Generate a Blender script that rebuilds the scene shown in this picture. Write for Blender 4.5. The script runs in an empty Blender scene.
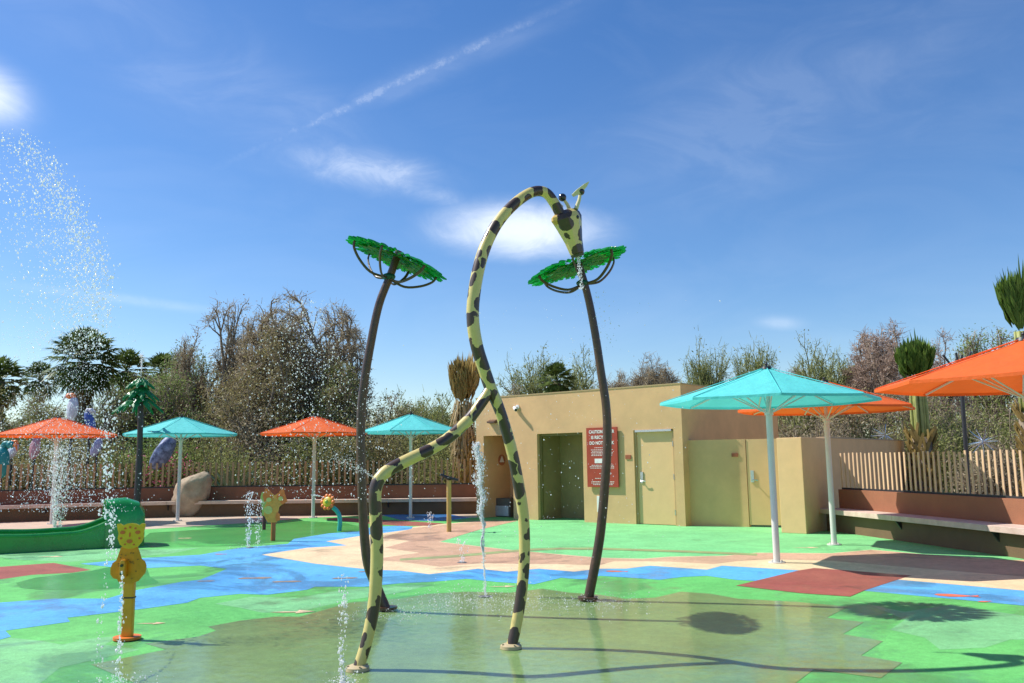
import bpy, math, random
import numpy as np
from mathutils import Vector, Matrix, noise as mnoise

random.seed(7); rng = np.random.default_rng(11)
sc = bpy.context.scene
COL = sc.collection
R_ = math.radians

# ------------------------------------------------------------------ camera
F = 853.0; TH = math.atan(119.5/F); RO = .0125; H = 1.5
Fw = Vector((0, math.cos(TH), math.sin(TH))); U0 = Vector((0, -math.sin(TH), math.cos(TH))); R0 = Vector((1, 0, 0))
RR = R0*math.cos(RO) - U0*math.sin(RO); UU = R0*math.sin(RO) + U0*math.cos(RO)
EYE = Vector((0, 0, H))
def ray(u, v): return Fw*F + RR*(u-512) - UU*(v-341.5)
def gp(u, v, z=0.0):
    d = ray(u, v); return EYE + d*((z-H)/d.z)
def at(u, v, Y):
    d = ray(u, v); return EYE + d*(Y/d.y)
cd = bpy.data.cameras.new('camera'); cam = bpy.data.objects.new('camera', cd); COL.objects.link(cam)
cd.sensor_width = 36; cd.lens = F/1024*36; cd.clip_end = 3000; cd.clip_start = .05
M = Matrix((RR, UU, -Fw)).transposed().to_4x4(); M.translation = EYE
cam.matrix_world = M
sc.camera = cam

# ------------------------------------------------------------------ light
SD = Vector((-.965*.89, .262*.89, 1)).normalized()
EL = math.asin(SD.z); AZ = math.atan2(SD.x, SD.y)
sl = bpy.data.lights.new('sun', 'SUN'); sl.energy = 4.6; sl.angle = R_(.53); sl.color = (1, .955, .89)
so = bpy.data.objects.new('sun', sl); COL.objects.link(so); so.rotation_euler = SD.to_track_quat('Z', 'Y').to_euler(); so.location = (-20, 10, 30)
w = bpy.data.worlds.new('World'); sc.world = w; w.use_nodes = True
sc.view_settings.view_transform = 'Standard'; sc.view_settings.look = 'None'; sc.view_settings.gamma = 1
sc.view_settings.exposure = 0.4

def build_world():
    nt = w.node_tree; N = nt.nodes; L = nt.links; N.clear()
    out = N.new('ShaderNodeOutputWorld'); bg = N.new('ShaderNodeBackground'); bg.inputs[1].default_value = .115
    sky = N.new('ShaderNodeTexSky'); sky.sky_type = 'NISHITA'; sky.sun_disc = False
    sky.sun_elevation = EL; sky.sun_rotation = AZ; sky.air_density = 1.0; sky.dust_density = .3; sky.ozone_density = 3.0; sky.altitude = 0
    tc = N.new('ShaderNodeTexCoord')
    nrm = N.new('ShaderNodeVectorMath'); nrm.operation = 'NORMALIZE'; L.new(tc.outputs['Generated'], nrm.inputs[0])
    D = nrm.outputs[0]
    def math_(op, a, b=None, c=None):
        n = N.new('ShaderNodeMath'); n.operation = op
        for i, x in enumerate((a, b, c)):
            if x is None: continue
            if isinstance(x, (int, float)): n.inputs[i].default_value = x
            else: L.new(x, n.inputs[i])
        return n.outputs[0]
    def dot(vec):
        n = N.new('ShaderNodeVectorMath'); n.operation = 'DOT_PRODUCT'; L.new(D, n.inputs[0]); n.inputs[1].default_value = vec; return n.outputs['Value']
    def noise(scale, detail, rough, stretch=(1, 1, 1), dist=0):
        m = N.new('ShaderNodeMapping'); m.inputs['Scale'].default_value = stretch; L.new(D, m.inputs[0])
        n = N.new('ShaderNodeTexNoise'); n.inputs['Scale'].default_value = scale; n.inputs['Detail'].default_value = detail
        n.inputs['Roughness'].default_value = rough; n.inputs['Distortion'].default_value = dist; L.new(m.outputs[0], n.inputs[0]); return n.outputs[0]
    nf = noise(16, 9, .68, (1, 1, 1.8), .6); nw = noise(3, 7, .6, (1, 1, 3), 1.2); nc = noise(60, 8, .75); nb = noise(7, 6, .6, (1, 1, 2.5), .8)
    total = None
    def blob(u, v, hu, hv, ang, amp, nz, nk, pw=1.0):
        nonlocal total
        c = ray(u, v).normalized(); a = R_(ang)
        e1 = (RR*math.cos(a) + UU*math.sin(a)); e1 = (e1 - c*e1.dot(c)).normalized(); e2 = c.cross(e1).normalized()
        rad = lambda px: px/ray(u, v).length
        x = math_('DIVIDE', dot(e1), rad(hu)); y = math_('DIVIDE', dot(e2), rad(hv))
        r2 = math_('ADD', math_('MULTIPLY', x, x), math_('MULTIPLY', y, y))
        r2 = math_('ADD', r2, math_('MULTIPLY', math_('SUBTRACT', nz, .5), nk))
        g = math_('EXPONENT', math_('MULTIPLY', math_('POWER', math_('MAXIMUM', r2, 0.0), pw), -1.0))
        m = math_('MULTIPLY', math_('MULTIPLY', g, amp), math_('GREATER_THAN', dot(c), 0.0))
        total = m if total is None else math_('MAXIMUM', total, m)
    blob(521, 230, 73, 24, -2, .80, nf, 1.5, 1.5)
    blob(360, 168, 62, 17, -10, .34, nf, 4)
    blob(400, 182, 60, 10, -18, .25, nf, 4)
    blob(-10, 92, 32, 24, -30, .72, nf, 2.0, 1.2)
    blob(405, 80, 120, 4.0, 25, .19, nc, 7, .7)
    blob(455, 60, 130, 12, 24, .07, nb, 5)
    blob(780, 323, 20, 6, -3, .20, nf, 2)
    blob(210, 80, 190, 45, -28, .08, nb, 5)
    blob(760, 120, 200, 60, 20, .08, nb, 5)
    blob(130, 300, 90, 5, -7, .12, nf, 4)
    # thin high veil, streaky
    veil = N.new('ShaderNodeMapRange'); L.new(nw, veil.inputs['Value']); veil.inputs['From Min'].default_value = .42; veil.inputs['From Max'].default_value = .8
    veil.inputs['To Max'].default_value = .05
    total = math_('MAXIMUM', total, veil.outputs[0])
    mix = N.new('ShaderNodeMix'); mix.data_type = 'RGBA'; L.new(total, mix.inputs[0]); hs = N.new('ShaderNodeHueSaturation'); hs.inputs['Hue'].default_value = .507; hs.inputs['Saturation'].default_value = 1.26; L.new(sky.outputs[0], hs.inputs['Color']); L.new(hs.outputs[0], mix.inputs[6]); mix.inputs[7].default_value = (7.6, 8.1, 8.8, 1)
    L.new(mix.outputs[2], bg.inputs[0]); L.new(bg.outputs[0], out.inputs[0])
build_world()

# ------------------------------------------------------------------ materials
MATS = {}
def mat(name, col, rough=.6, var=.0, scale=8, bump=0, bscale=40, metal=0, spec=.5, coat=0, trans=0, translu=0, col2=None, stretch=None, grime=0):
    if name in MATS: return MATS[name]
    m = bpy.data.materials.new(name); m.use_nodes = True; nt = m.node_tree; N = nt.nodes; L = nt.links
    p = N['Principled BSDF']; p.inputs['Roughness'].default_value = rough; p.inputs['Metallic'].default_value = metal
    p.inputs['Specular IOR Level'].default_value = spec; p.inputs['Coat Weight'].default_value = coat; p.inputs['Transmission Weight'].default_value = trans
    p.inputs['Coat Roughness'].default_value = .10
    c = (*col, 1)
    tc = N.new('ShaderNodeTexCoord'); co = tc.outputs['Object']
    if stretch:
        mp = N.new('ShaderNodeMapping'); mp.inputs['Scale'].default_value = stretch; L.new(co, mp.inputs[0]); co = mp.outputs[0]
    src = None
    if var or col2:
        n = N.new('ShaderNodeTexNoise'); n.inputs['Scale'].default_value = scale; n.inputs['Detail'].default_value = 6; n.inputs['Roughness'].default_value = .65; L.new(co, n.inputs[0])
        mr = N.new('ShaderNodeMapRange'); mr.inputs['From Min'].default_value = .3; mr.inputs['From Max'].default_value = .7; L.new(n.outputs[0], mr.inputs[0])
        mx = N.new('ShaderNodeMix'); mx.data_type = 'RGBA'; L.new(mr.outputs[0], mx.inputs[0])
        mx.inputs[6].default_value = (*[x*(1-var) for x in col], 1)
        mx.inputs[7].default_value = (*[min(1, x*(1+var)) for x in (col2 or col)], 1)
        L.new(mx.outputs[2], p.inputs['Base Color']); src = mx.outputs[2]
        rr = N.new('ShaderNodeMapRange'); rr.inputs['To Min'].default_value = max(.02, rough-.12); rr.inputs['To Max'].default_value = min(1, rough+.12); L.new(n.outputs[0], rr.inputs[0]); L.new(rr.outputs[0], p.inputs['Roughness'])
    else:
        p.inputs['Base Color'].default_value = c
    if bump:
        n2 = N.new('ShaderNodeTexNoise'); n2.inputs['Scale'].default_value = bscale; n2.inputs['Detail'].default_value = 5; L.new(co, n2.inputs[0])
        b = N.new('ShaderNodeBump'); b.inputs['Strength'].default_value = bump; b.inputs['Distance'].default_value = .01 if bscale > 8 else .03; L.new(n2.outputs[0], b.inputs['Height']); L.new(b.outputs[0], p.inputs['Normal'])
    if translu:
        t = N.new('ShaderNodeBsdfTranslucent'); ms = N.new('ShaderNodeMixShader'); ms.inputs[0].default_value = translu
        if src: L.new(src, t.inputs[0])
        else: t.inputs[0].default_value = c
        L.new(p.outputs[0], ms.inputs[1]); L.new(t.outputs[0], ms.inputs[2]); L.new(ms.outputs[0], N['Material Output'].inputs[0])
    MATS[name] = m; return m

def rubber(name, col, wet=.35, coat=0.0):
    """poured granulated play surface: speckle, blotchy wear, wet areas, fine water ripples where wet"""
    m = bpy.data.materials.new(name); m.use_nodes = True; nt = m.node_tree; N = nt.nodes; L = nt.links
    p = N['Principled BSDF']
    p.inputs['Specular IOR Level'].default_value = .28
    tc = N.new('ShaderNodeTexCoord'); co = tc.outputs['Object']
    def nz(scale, detail=5, rough=.6, dist=0):
        n = N.new('ShaderNodeTexNoise'); n.inputs['Scale'].default_value = scale; n.inputs['Detail'].default_value = detail; n.inputs['Roughness'].default_value = rough; n.inputs['Distortion'].default_value = dist
        L.new(co, n.inputs[0]); return n.outputs[0]
    def mr(x, a, b, c, d):
        n = N.new('ShaderNodeMapRange'); n.inputs[1].default_value = a; n.inputs[2].default_value = b; n.inputs[3].default_value = c; n.inputs[4].default_value = d; L.new(x, n.inputs[0]); return n.outputs[0]
    def mul(a, b):
        n = N.new('ShaderNodeMath'); n.operation = 'MULTIPLY'; L.new(a, n.inputs[0]); L.new(b, n.inputs[1]); return n.outputs[0]
    speck = mr(nz(170, 2, .9), .35, .65, .72, 1.28)
    blot = mr(nz(1.1, 6, .65, .6), .3, .7, .82, 1.14)
    fine = mr(nz(11, 6, .8), .3, .7, .82, 1.16)
    wetm = mr(nz(.55, 7, .68, .8), .62-wet*.4, .70-wet*.4, 0, 1)
    k = mul(mul(speck, blot), fine)
    wk = mr(wetm, 0, 1, 1.0, .80)
    k = mul(k, wk)
    cm = N.new('ShaderNodeMix'); cm.data_type = 'RGBA'; L.new(mr(nz(.45, 4, .6, .5), .38, .62, 0, .5 if col[1] > col[0] else .15), cm.inputs[0])
    cm.inputs[6].default_value = (*col, 1); cm.inputs[7].default_value = (*[x*.75+.25*y for x, y in zip(col, (.30, .66, .22))], 1)
    vm = N.new('ShaderNodeVectorMath'); vm.operation = 'SCALE'; L.new(cm.outputs[2], vm.inputs[0]); L.new(k, vm.inputs['Scale'])
    L.new(vm.outputs[0], p.inputs['Base Color'])
    L.new(mr(wetm, 0, 1, .75, .45), p.inputs['Roughness'])
    L.new(mr(wetm, 0, 1, 0, .42+coat), p.inputs['Coat Weight']); p.inputs['Coat Roughness'].default_value = .09
    p.inputs['Coat IOR'].default_value = 1.33
    b = N.new('ShaderNodeBump'); b.inputs['Strength'].default_value = .35; b.inputs['Distance'].default_value = .004; L.new(nz(240, 2, .8), b.inputs['Height']); L.new(b.outputs[0], p.inputs['Normal'])
    b2 = N.new('ShaderNodeBump'); b2.inputs['Strength'].default_value = .5; b2.inputs['Distance'].default_value = .006; L.new(nz(7, 4, .55, .4), b2.inputs['Height']); L.new(b2.outputs[0], p.inputs['Coat Normal'])
    MATS[name] = m; return m

G_LIGHT = rubber('rubber_green', (.12, .47, .115), .28)
G_FAR = rubber('rubber_mint', (.19, .57, .22), .08)
G_DARK = rubber('rubber_wet_green', (.065, .42, .07), .75)
BLUE = rubber('rubber_blue', (.09, .37, .74), .35)
BLUE_SHADED = rubber('rubber_shaded_blue', (.05, .22, .62), .5)  # blue darkened to paint in the shadow lying on the far pool
OLIVE = rubber('rubber_olive', (.245, .375, .115), .95, .35)
CREAM = rubber('rubber_cream', (.76, .56, .34), .1)
TAN = rubber('rubber_tan', (.56, .34, .22), .2)
MAROON = rubber('rubber_maroon', (.33, .085, .065), .25)
REDM = rubber('rubber_coral', (.75, .16, .08), .2)
BROWNM = rubber('rubber_brown', (.30, .22, .17), .2)

# ------------------------------------------------------------------ mesh helper
class MB:
    def __init__(s): s.v = []; s.f = []; s.m = []; s.mi = 0
    def add(s, vs, fs):
        k = len(s.v); s.v += [tuple(x) for x in vs]; s.f += [tuple(i+k for i in f) for f in fs]; s.m += [s.mi]*len(fs); return s
    def box(s, c, d, rot=0, tilt=None):
        c = Vector(c); hx, hy, hz = d[0]/2, d[1]/2, d[2]/2
        q = Matrix.Rotation(rot, 3, 'Z')
        if tilt is not None: q = tilt if isinstance(tilt, Matrix) else q
        vs = [c + q @ Vector((x*hx, y*hy, z*hz)) for x in (-1, 1) for y in (-1, 1) for z in (-1, 1)]
        return s.add(vs, [(0, 1, 3, 2), (4, 6, 7, 5), (0, 4, 5, 1), (2, 3, 7, 6), (0, 2, 6, 4), (1, 5, 7, 3)])
    def tube(s, pts, rad, n=12, cap=True, flat=1.0):
        pts = [Vector(p) for p in pts]; rs = rad if isinstance(rad, (list, tuple)) else [rad]*len(pts)
        vs = []; up = None
        for i, p in enumerate(pts):
            t = (pts[min(i+1, len(pts)-1)] - pts[max(i-1, 0)]).normalized()
            if up is None:
                up = t.orthogonal().normalized()
            up = (up - t*up.dot(t)).normalized(); sd = t.cross(up)
            for j in range(n):
                a = 2*math.pi*j/n; vs.append(p + (up*math.cos(a) + sd*math.sin(a)*flat)*rs[i])
        fs = [(i*n+j, i*n+(j+1) % n, (i+1)*n+(j+1) % n, (i+1)*n+j) for i in range(len(pts)-1) for j in range(n)]
        if cap: fs += [tuple(range(n))[::-1], tuple((len(pts)-1)*n+j for j in range(n))]
        return s.add(vs, fs)
    def prism(s, poly, axis_o, ex, ey, ez, d):
        """extrude the 2D polygon (in ex, ey at axis_o) along ez by d"""
        o = Vector(axis_o); n = len(poly)
        a = [o + ex*x + ey*y for x, y in poly]; b = [p + ez*d for p in a]
        return s.add(a+b, [tuple(range(n))[::-1], tuple(range(n, 2*n))] + [(i, (i+1) % n, n+(i+1) % n, n+i) for i in range(n)])
    def slab(s, poly, z0, z1):
        return s.prism([(p[0], p[1]) for p in poly], (0, 0, z0), Vector((1, 0, 0)), Vector((0, 1, 0)), Vector((0, 0, 1)), z1-z0)
    def sphere(s, c, r, sc_=(1, 1, 1), nu=14, nv=8, q=None, jit=0):
        c = Vector(c); vs = []
        for i in range(nv+1):
            th = math.pi*i/nv
            for j in range(nu):
                a = 2*math.pi*j/nu
                p = Vector((math.sin(th)*math.cos(a)*sc_[0], math.sin(th)*math.sin(a)*sc_[1], math.cos(th)*sc_[2]))*r
                if jit: p *= 1 + jit*mnoise.noise(p*(2.2/r))
                if q: p = q @ p
                vs.append(c+p)
        fs = [(i*nu+j, (i+1)*nu+j, (i+1)*nu+(j+1) % nu, i*nu+(j+1) % nu) for i in range(nv) for j in range(nu)]
        return s.add(vs, fs)
    def build(s, name, m, parent=None, origin=(0, 0, 0), smooth=False, bevel=0):
        me = bpy.data.meshes.new(name); o0 = Vector(origin)
        me.from_pydata([Vector(v)-o0 for v in s.v], [], s.f)
        for mm in (m if isinstance(m, (list, tuple)) else [m]): me.materials.append(mm)
        if isinstance(m, (list, tuple)): me.polygons.foreach_set('material_index', s.m)
        if smooth:
            me.polygons.foreach_set('use_smooth', [True]*len(me.polygons))
        me.validate(); me.update()
        o = bpy.data.objects.new(name, me); COL.objects.link(o)
        if parent: o.parent = parent
        else: o.location = o0
        if smooth == 'auto':
            try: me.set_sharp_from_angle(angle=R_(35))
            except Exception: pass
        if bevel:
            b = o.modifiers.new('bevel', 'BEVEL'); b.width = bevel; b.segments = 2; b.limit_method = 'ANGLE'
        return o

def soup(name, V, m, parent=None, per=3, midx=None, origin=(0, 0, 0)):
    """fast triangle or quad soup from an (n*per, 3) array"""
    V = np.asarray(V, dtype=np.float32) - np.array(origin, dtype=np.float32); n = len(V)//per
    me = bpy.data.meshes.new(name); me.vertices.add(n*per); me.loops.add(n*per); me.polygons.add(n)
    me.vertices.foreach_set('co', V.ravel()); me.loops.foreach_set('vertex_index', np.arange(n*per, dtype=np.int32))
    me.polygons.foreach_set('loop_start', np.arange(0, n*per, per, dtype=np.int32)); me.polygons.foreach_set('loop_total', np.full(n, per, dtype=np.int32))
    for mm in (m if isinstance(m, (list, tuple)) else [m]): me.materials.append(mm)
    if midx is not None: me.polygons.foreach_set('material_index', np.asarray(midx, dtype=np.int32))
    me.update(calc_edges=True); me.validate()
    o = bpy.data.objects.new(name, me); COL.objects.link(o)
    if parent: o.parent = parent
    else: o.location = origin
    return o

def tag(o, label=None, cat=None, group=None, kind=None):
    if label: o['label'] = label
    if cat: o['category'] = cat
    if group: o['group'] = group
    if kind: o['kind'] = kind
    return o
def thing(name, label, cat, loc=(0, 0, 0), group=None, rz=0):
    o = bpy.data.objects.new(name, None); COL.objects.link(o); o.location = loc; o.rotation_euler.z = rz; o.empty_display_size = .2
    return tag(o, label, cat, group)
def copy_tree(o, parent=None):
    c = o.copy(); COL.objects.link(c)
    if parent: c.parent = parent; c.matrix_parent_inverse = o.matrix_parent_inverse
    for ch in o.children: copy_tree(ch, c)
    return c
def V3(x, y, z=0): return Vector((x, y, z))
def smooth_path(pts, k=6):
    pts = [Vector(p) for p in pts]; out = []
    P = [pts[0]*2-pts[1]] + pts + [pts[-1]*2-pts[-2]]
    for i in range(1, len(P)-2):
        a, b, c, d = P[i-1:i+3]
        for j in range(k):
            t = j/k
            out.append(.5*((2*b) + (c-a)*t + (2*a-5*b+4*c-d)*t*t + (3*b-a-3*c+d)*t**3))
    out.append(pts[-1]); return out

# ------------------------------------------------------------------ ground
dirt = mat('desert_soil', (.25, .185, .12), .95, .35, .8, .6, 9, col2=(.33, .25, .17))
MB().add([(-900, -60, -.012), (900, -60, -.012), (900, 1500, -.012), (-900, 1500, -.012)], [(0, 1, 2, 3)]).build('ground', dirt)['kind'] = 'structure'
# low berm of the desert garden behind the pad
def berm():
    m = MB(); nx, ny = 90, 10; vs = []
    for i in range(nx+1):
        for j in range(ny+1):
            x = -80 + 160*i/nx; y = 52 + 40*j/ny; t = j/ny
            z = 2.6*math.sin(math.pi*min(1, t*1.0))**1.2 + .7*mnoise.noise(V3(x*.08, y*.1, 3))*math.sin(math.pi*t)
            vs.append((x, y, z-.05))
    m.add(vs, [(i*(ny+1)+j, (i+1)*(ny+1)+j, (i+1)*(ny+1)+j+1, i*(ny+1)+j+1) for i in range(nx) for j in range(ny)])
    m.build('hill', dirt, smooth=True)['kind'] = 'structure'
berm()
ZL = [0.0]
def sheet(name, pts, m, world=False, z=None):
    if z is None: ZL[0] += .001; z = ZL[0]
    vs = [V3(p[0], p[1], z) if (world or len(p) == 3) else gp(p[0], p[1]).xy.to_3d() + V3(0, 0, z) for p in pts]
    o = MB().add(vs, [tuple(range(len(vs)))]).build(name, m); o['kind'] = 'structure'; return o
# plaza paving (warm concrete) below the rubber
conc = mat('plaza_concrete', (.52, .40, .30), .8, .12, 2, .3, 60)
sheet('plaza_paving', [(-26, -8), (12, -8), (12, 12), (8.5, 19), (4, 27), (-3, 27), (-11, 27), (-26, 26)], conc, world=True)
def W(u, v): p = gp(u, v); return (p.x, p.y)
pad = [(-14, -4), (7.2, -4), (8.2, 6.5), (7.30, 12.7), (6.5, 17.6), (3, 24), (-.5, 23.6)] + [W(u, v) for u, v in [(437, 519), (382, 516), (354, 516), (305, 518), (262, 522), (230, 524), (168, 528), (100, 532), (0, 538), (-60, 541)]] + [(-14, 14)]
sheet('rubber_pad', pad, G_LIGHT, world=True)
Z1 = ZL[0]+.001; ZL[0] = Z1
sheet('green_surface', [(440, 542), (480, 529.5), (518, 521), (530, 512), (700, 512), (800, 512), (838, 531), (1024, 558.5), (1024, 560.5), (1005, 560), (930, 555), (871.5, 550), (831, 553.5), (757, 553), (724, 556), (669, 557), (643, 559), (600, 558), (518, 551)], G_FAR, z=Z1)
sheet('wet_surface', [(150, 533), (240, 527), (262, 524), (300, 521), (345, 523), (372, 530), (340, 534), (300, 540), (240, 546), (150, 548), (140, 541)], G_DARK, z=Z1)
sheet('wet_surface', [(16, 583), (35, 578), (91, 571), (110, 567), (147, 568), (150, 577), (160, 583), (130, 588), (80, 590), (40, 590), (20, 588)], G_DARK, z=Z1)
sheet('maroon_surface', [(-260, 572), (-60, 570), (0, 567), (53.6, 563), (91, 570), (72, 573), (32, 575), (0, 579.6), (-60, 584), (-260, 600)], MAROON, z=Z1)
ZL[0] += .001
Z2 = ZL[0]
river = [(-320, 640), (-120, 615), (0, 603), (53.6, 599), (107, 599), (134, 591), (182, 582), (200, 580), (213, 575), (227, 569), (200, 565.7), (150, 568), (110, 567), (80, 564), (112, 561), (147, 558), (200, 555), (240, 548), (288, 544), (294, 539), (329, 533.5), (358, 531.6), (372, 527), (400, 526), (413, 527), (411, 529.5), (400, 532), (400, 571),
         (429, 574.5), (453, 572), (478, 569), (507, 572), (539, 569), (574, 572), (600, 569), (626, 569), (650, 566), (707, 570), (722, 566), (798, 570.6), (860, 574), (898, 580), (1024, 591), (1100, 597), (1250, 612), (1250, 650), (1100, 618), (1024, 606), (864, 591), (753, 581), (736, 580), (707, 576), (683, 577), (660, 580), (600, 576), (585, 580), (561, 578), (534, 584.5), (496, 582), (467, 579), (432, 582), (400, 583.6), (366, 587), (315, 587), (307, 590), (267, 595), (240, 594), (200, 598), (187, 603), (129, 611), (67, 618), (70, 622), (5, 631), (11, 637), (-30, 648), (-320, 720)]
sheet('blue_surface', river, BLUE, z=Z2)
sheet('blue_surface', [(380, 514.5), (437, 512), (470, 518), (440, 521), (425, 521), (400, 520)], BLUE_SHADED, z=Z1)
Z3 = Z2+.001
sheet('cream_surface', [(262, 555), (307, 548), (347, 545.6), (326, 541.5), (361, 536), (385, 533), (411, 529.5), (413, 527), (444, 524), (480, 521), (518, 521), (480, 529.5), (440, 542), (518, 551), (600, 558), (643, 559), (669, 557), (724, 556), (757, 553), (831, 553.5), (871.5, 550), (930, 555), (1005, 560), (1024, 560.5), (1120, 572), (1120, 600), (1024, 591), (898, 580), (860, 574), (798, 570.6), (722, 566), (707, 570), (650, 566), (626, 569), (600, 569), (574, 572), (539, 569), (507, 572), (478, 569), (453, 572), (429, 574.5), (400, 571), (371, 570), (315, 564)], CREAM, z=Z3)
Z4 = Z3+.001
sheet('tan_surface', [(413, 528.5), (444, 525), (480, 521.5), (516, 521.4), (479, 530), (438, 542.2), (518, 551.4), (600, 558.4), (643, 559.4), (669, 557.4), (724, 556.4), (757, 553.4), (831, 553.9), (871.5, 550.4), (930, 555.3), (1005, 560.3), (1024, 561), (1120, 572.5), (1120, 585), (1024, 577), (900, 567), (831, 561), (772, 559.5), (736, 561.5), (714, 564.5), (670, 562), (645, 561.5), (614, 561.5), (600, 565.5), (561, 564.5), (480, 563.5), (440, 567), (400, 562), (370, 560), (420, 553), (385, 548), (410, 541), (380, 538)], TAN, z=Z4)
sheet('maroon_surface', [(322, 519), (345, 518), (444, 523.5), (430, 526), (400, 526), (370, 524)], MAROON, z=Z3)
sheet('maroon_surface', [(736, 586), (798, 571), (814, 568.4), (850, 571), (912, 576), (898, 580), (864, 591), (850, 597), (800, 593.5)], MAROON, z=Z4)
sheet('olive_surface', [(91, 665), (166, 650), (145, 644), (198, 637), (216, 631), (208, 627), (240, 621), (275, 617), (300, 617), (350, 603), (400, 599), (430, 594), (464, 592), (510, 593), (542, 589), (570, 593), (600, 595), (625, 599), (655, 598), (681, 592), (710, 594), (738, 599), (800, 602.5), (848, 607), (827, 618), (864, 622.6), (843, 634.5), (883, 641.6), (861, 656), (902.5, 663), (881, 678.6), (814, 670), (795, 684), (860, 720), (700, 1100), (300, 1100), (190, 760), (150, 690)], OLIVE, z=Z2)
MINT = rubber('rubber_pale_green', (.19, .50, .21), .3)
sheet('green_surface', [(-60, 655), (10, 638), (40, 641), (62, 645), (90, 639), (120, 636), (105, 645), (140, 650), (60, 668), (20, 700), (-80, 720)], MINT, z=Z1)
sheet('green_surface', [(215, 604), (250, 597), (300, 598), (330, 592), (366, 588), (400, 586), (430, 585), (405, 592), (380, 596), (350, 600), (300, 612), (262, 613), (240, 608)], MINT, z=Z1)
sheet('green_surface', [(872, 606), (905, 612), (950, 605), (1024, 616), (1080, 622), (1080, 640), (1010, 640), (985, 648), (940, 650), (925, 638), (890, 630), (905, 620)], MINT, z=Z1)
sheet('green_surface', [(20, 548), (80, 545), (150, 550), (200, 548), (170, 554), (112, 559), (70, 562), (20, 560), (-20, 555)], MINT, z=Z1)
# dark drain seam that crosses tan and green
sheet('drain_seam', [(400, 559), (454, 555.5), (486, 552.6), (530, 549), (560, 548), (600, 548), (690, 551), (757, 554), (757, 556), (690, 553), (600, 550), (560, 550), (530, 551), (486, 555), (454, 558), (400, 561)], mat('seam_wet', (.36, .27, .14), .6, .3, 3, col2=(.25, .36, .12)), z=Z4+.001)
# small inlaid marks: fish in the blue band, leaves in the green
def mark(u, v, wpx, ang, m, kind='leaf', z=Z4+.001):
    c = gp(u, v); L_ = wpx*c.y/F; a = R_(ang)
    if kind == 'fish': poly = [(-.5, .0), (-.42, .16), (-.15, .2), (.15, .1), (.3, .02), (.5, .17), (.44, -.02), (.5, -.18), (.28, -.06), (.1, -.18), (-.2, -.24), (-.42, -.14)]
    elif kind == 'leaf': poly = [(-.5, .02), (-.2, .07), (.1, .04), (.12, .22), (.5, .0), (.1, -.2), (.1, -.06), (-.2, -.05)]
    else: poly = [(-.5, 0), (-.35, .16), (-.1, .1), (.15, .2), (.4, .12), (.5, -.05), (.25, -.2), (-.05, -.12), (-.35, -.2)]
    vs = [c + V3(L_*(x*math.cos(a)-y*math.sin(a)), L_*(x*math.sin(a)+y*math.cos(a)), z) for x, y in poly]
    o = MB().add(vs, [tuple(range(len(vs)))]).build('inlaid_mark', m); o['kind'] = 'structure'
for a_ in [(617, 571.8, 22, -15, REDM, 'fish'), (221, 554.5, 12, 0, REDM, 'fish'), (957, 596, 40, -20, REDM, 'fish'), (985, 602, 14, 10, REDM, 'fish'), (255, 578.5, 34, 3, BROWNM, 'b'), (287, 582, 30, 0, BROWNM, 'b'), (345, 578.5, 26, 4, BROWNM, 'b'), (367, 572, 18, 0, BROWNM, 'b'), (206, 581.5, 18, 0, BROWNM, 'b'),
           (151, 624, 28, 4, CREAM, 'leaf'), (292, 612.5, 44, 4, CREAM, 'leaf'), (502, 587, 28, 5, CREAM, 'leaf'), (806, 548, 26, 0, CREAM, 'leaf'), (50, 557, 26, 0, CREAM, 'leaf'), (185, 538.5, 14, 0, CREAM, 'b')]:
    mark(*a_)

# ------------------------------------------------------------------ building
stucco = mat('tan_stucco', (.66, .415, .20), .9, .13, 1.1, .5, 90)
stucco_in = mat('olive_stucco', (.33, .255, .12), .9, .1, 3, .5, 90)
door_m = mat('door_paint', (.72, .46, .22), .55, .05, 3, .1, 60)
metal = mat('brushed_metal', (.62, .62, .60), .3, .1, 20, metal=1)
darkm = mat('dark_metal', (.03, .03, .032), .45, .2, 12)
BR = V3(3.84, 19.49); BL = V3(-1.01, 23.49); BU = (BL-BR).normalized(); BLEN = (BL-BR).length; BN = V3(.636, .771)   # BN points into the building
BH = 3.2
def on_wall(u):      # distance along wall from BR where column u (px) hits the wall plane base
    d = ray(u, 500); # solve EYE.xy + t d.xy = BR + s BU
    det = d.x*(-BU.y) + d.y*BU.x
    t = (BR.x*(-BU.y) + BR.y*BU.x)/det; p = d*t
    return (V3(p.x, p.y) - BR).dot(BU)
def wallz(u, v):
    s_ = on_wall(u); p = BR + BU*s_
    return at(u, v, p.y).z
bt = thing('restroom_building', 'flat roofed tan stucco restroom building with doorways and parapet', 'building', (BR.x, BR.y, 0))
A0, A1 = on_wall(513.5), on_wall(484.0); B0, B1 = on_wall(584), on_wall(538); C0, C1 = on_wall(676), on_wall(635.5)
OT = (wallz(513, 437)+wallz(560, 431))/2; CT = wallz(655, 429.5)
# front wall with openings: strips of boxes (front skin .25 thick)
def wall_piece(m, s0, s1, z0, z1, n0=0.0, n1=.25, base=BR, u=BU, n=BN):
    a = base+u*s0; b = base+u*s1
    poly = [a+n*n0, b+n*n0, b+n*n1, a+n*n1]
    return m.slab(poly, z0, z1)
m = MB()
for s0, s1, z0, z1 in [(0, C0, 0, BH), (C0, C1, CT, BH), (C1, B0, 0, BH), (B0, B1, OT, BH), (B1, A0, 0, BH), (A0, A1, OT, BH), (A1, BLEN, 0, BH)]:
    wall_piece(m, s0, s1, z0, z1)
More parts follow.
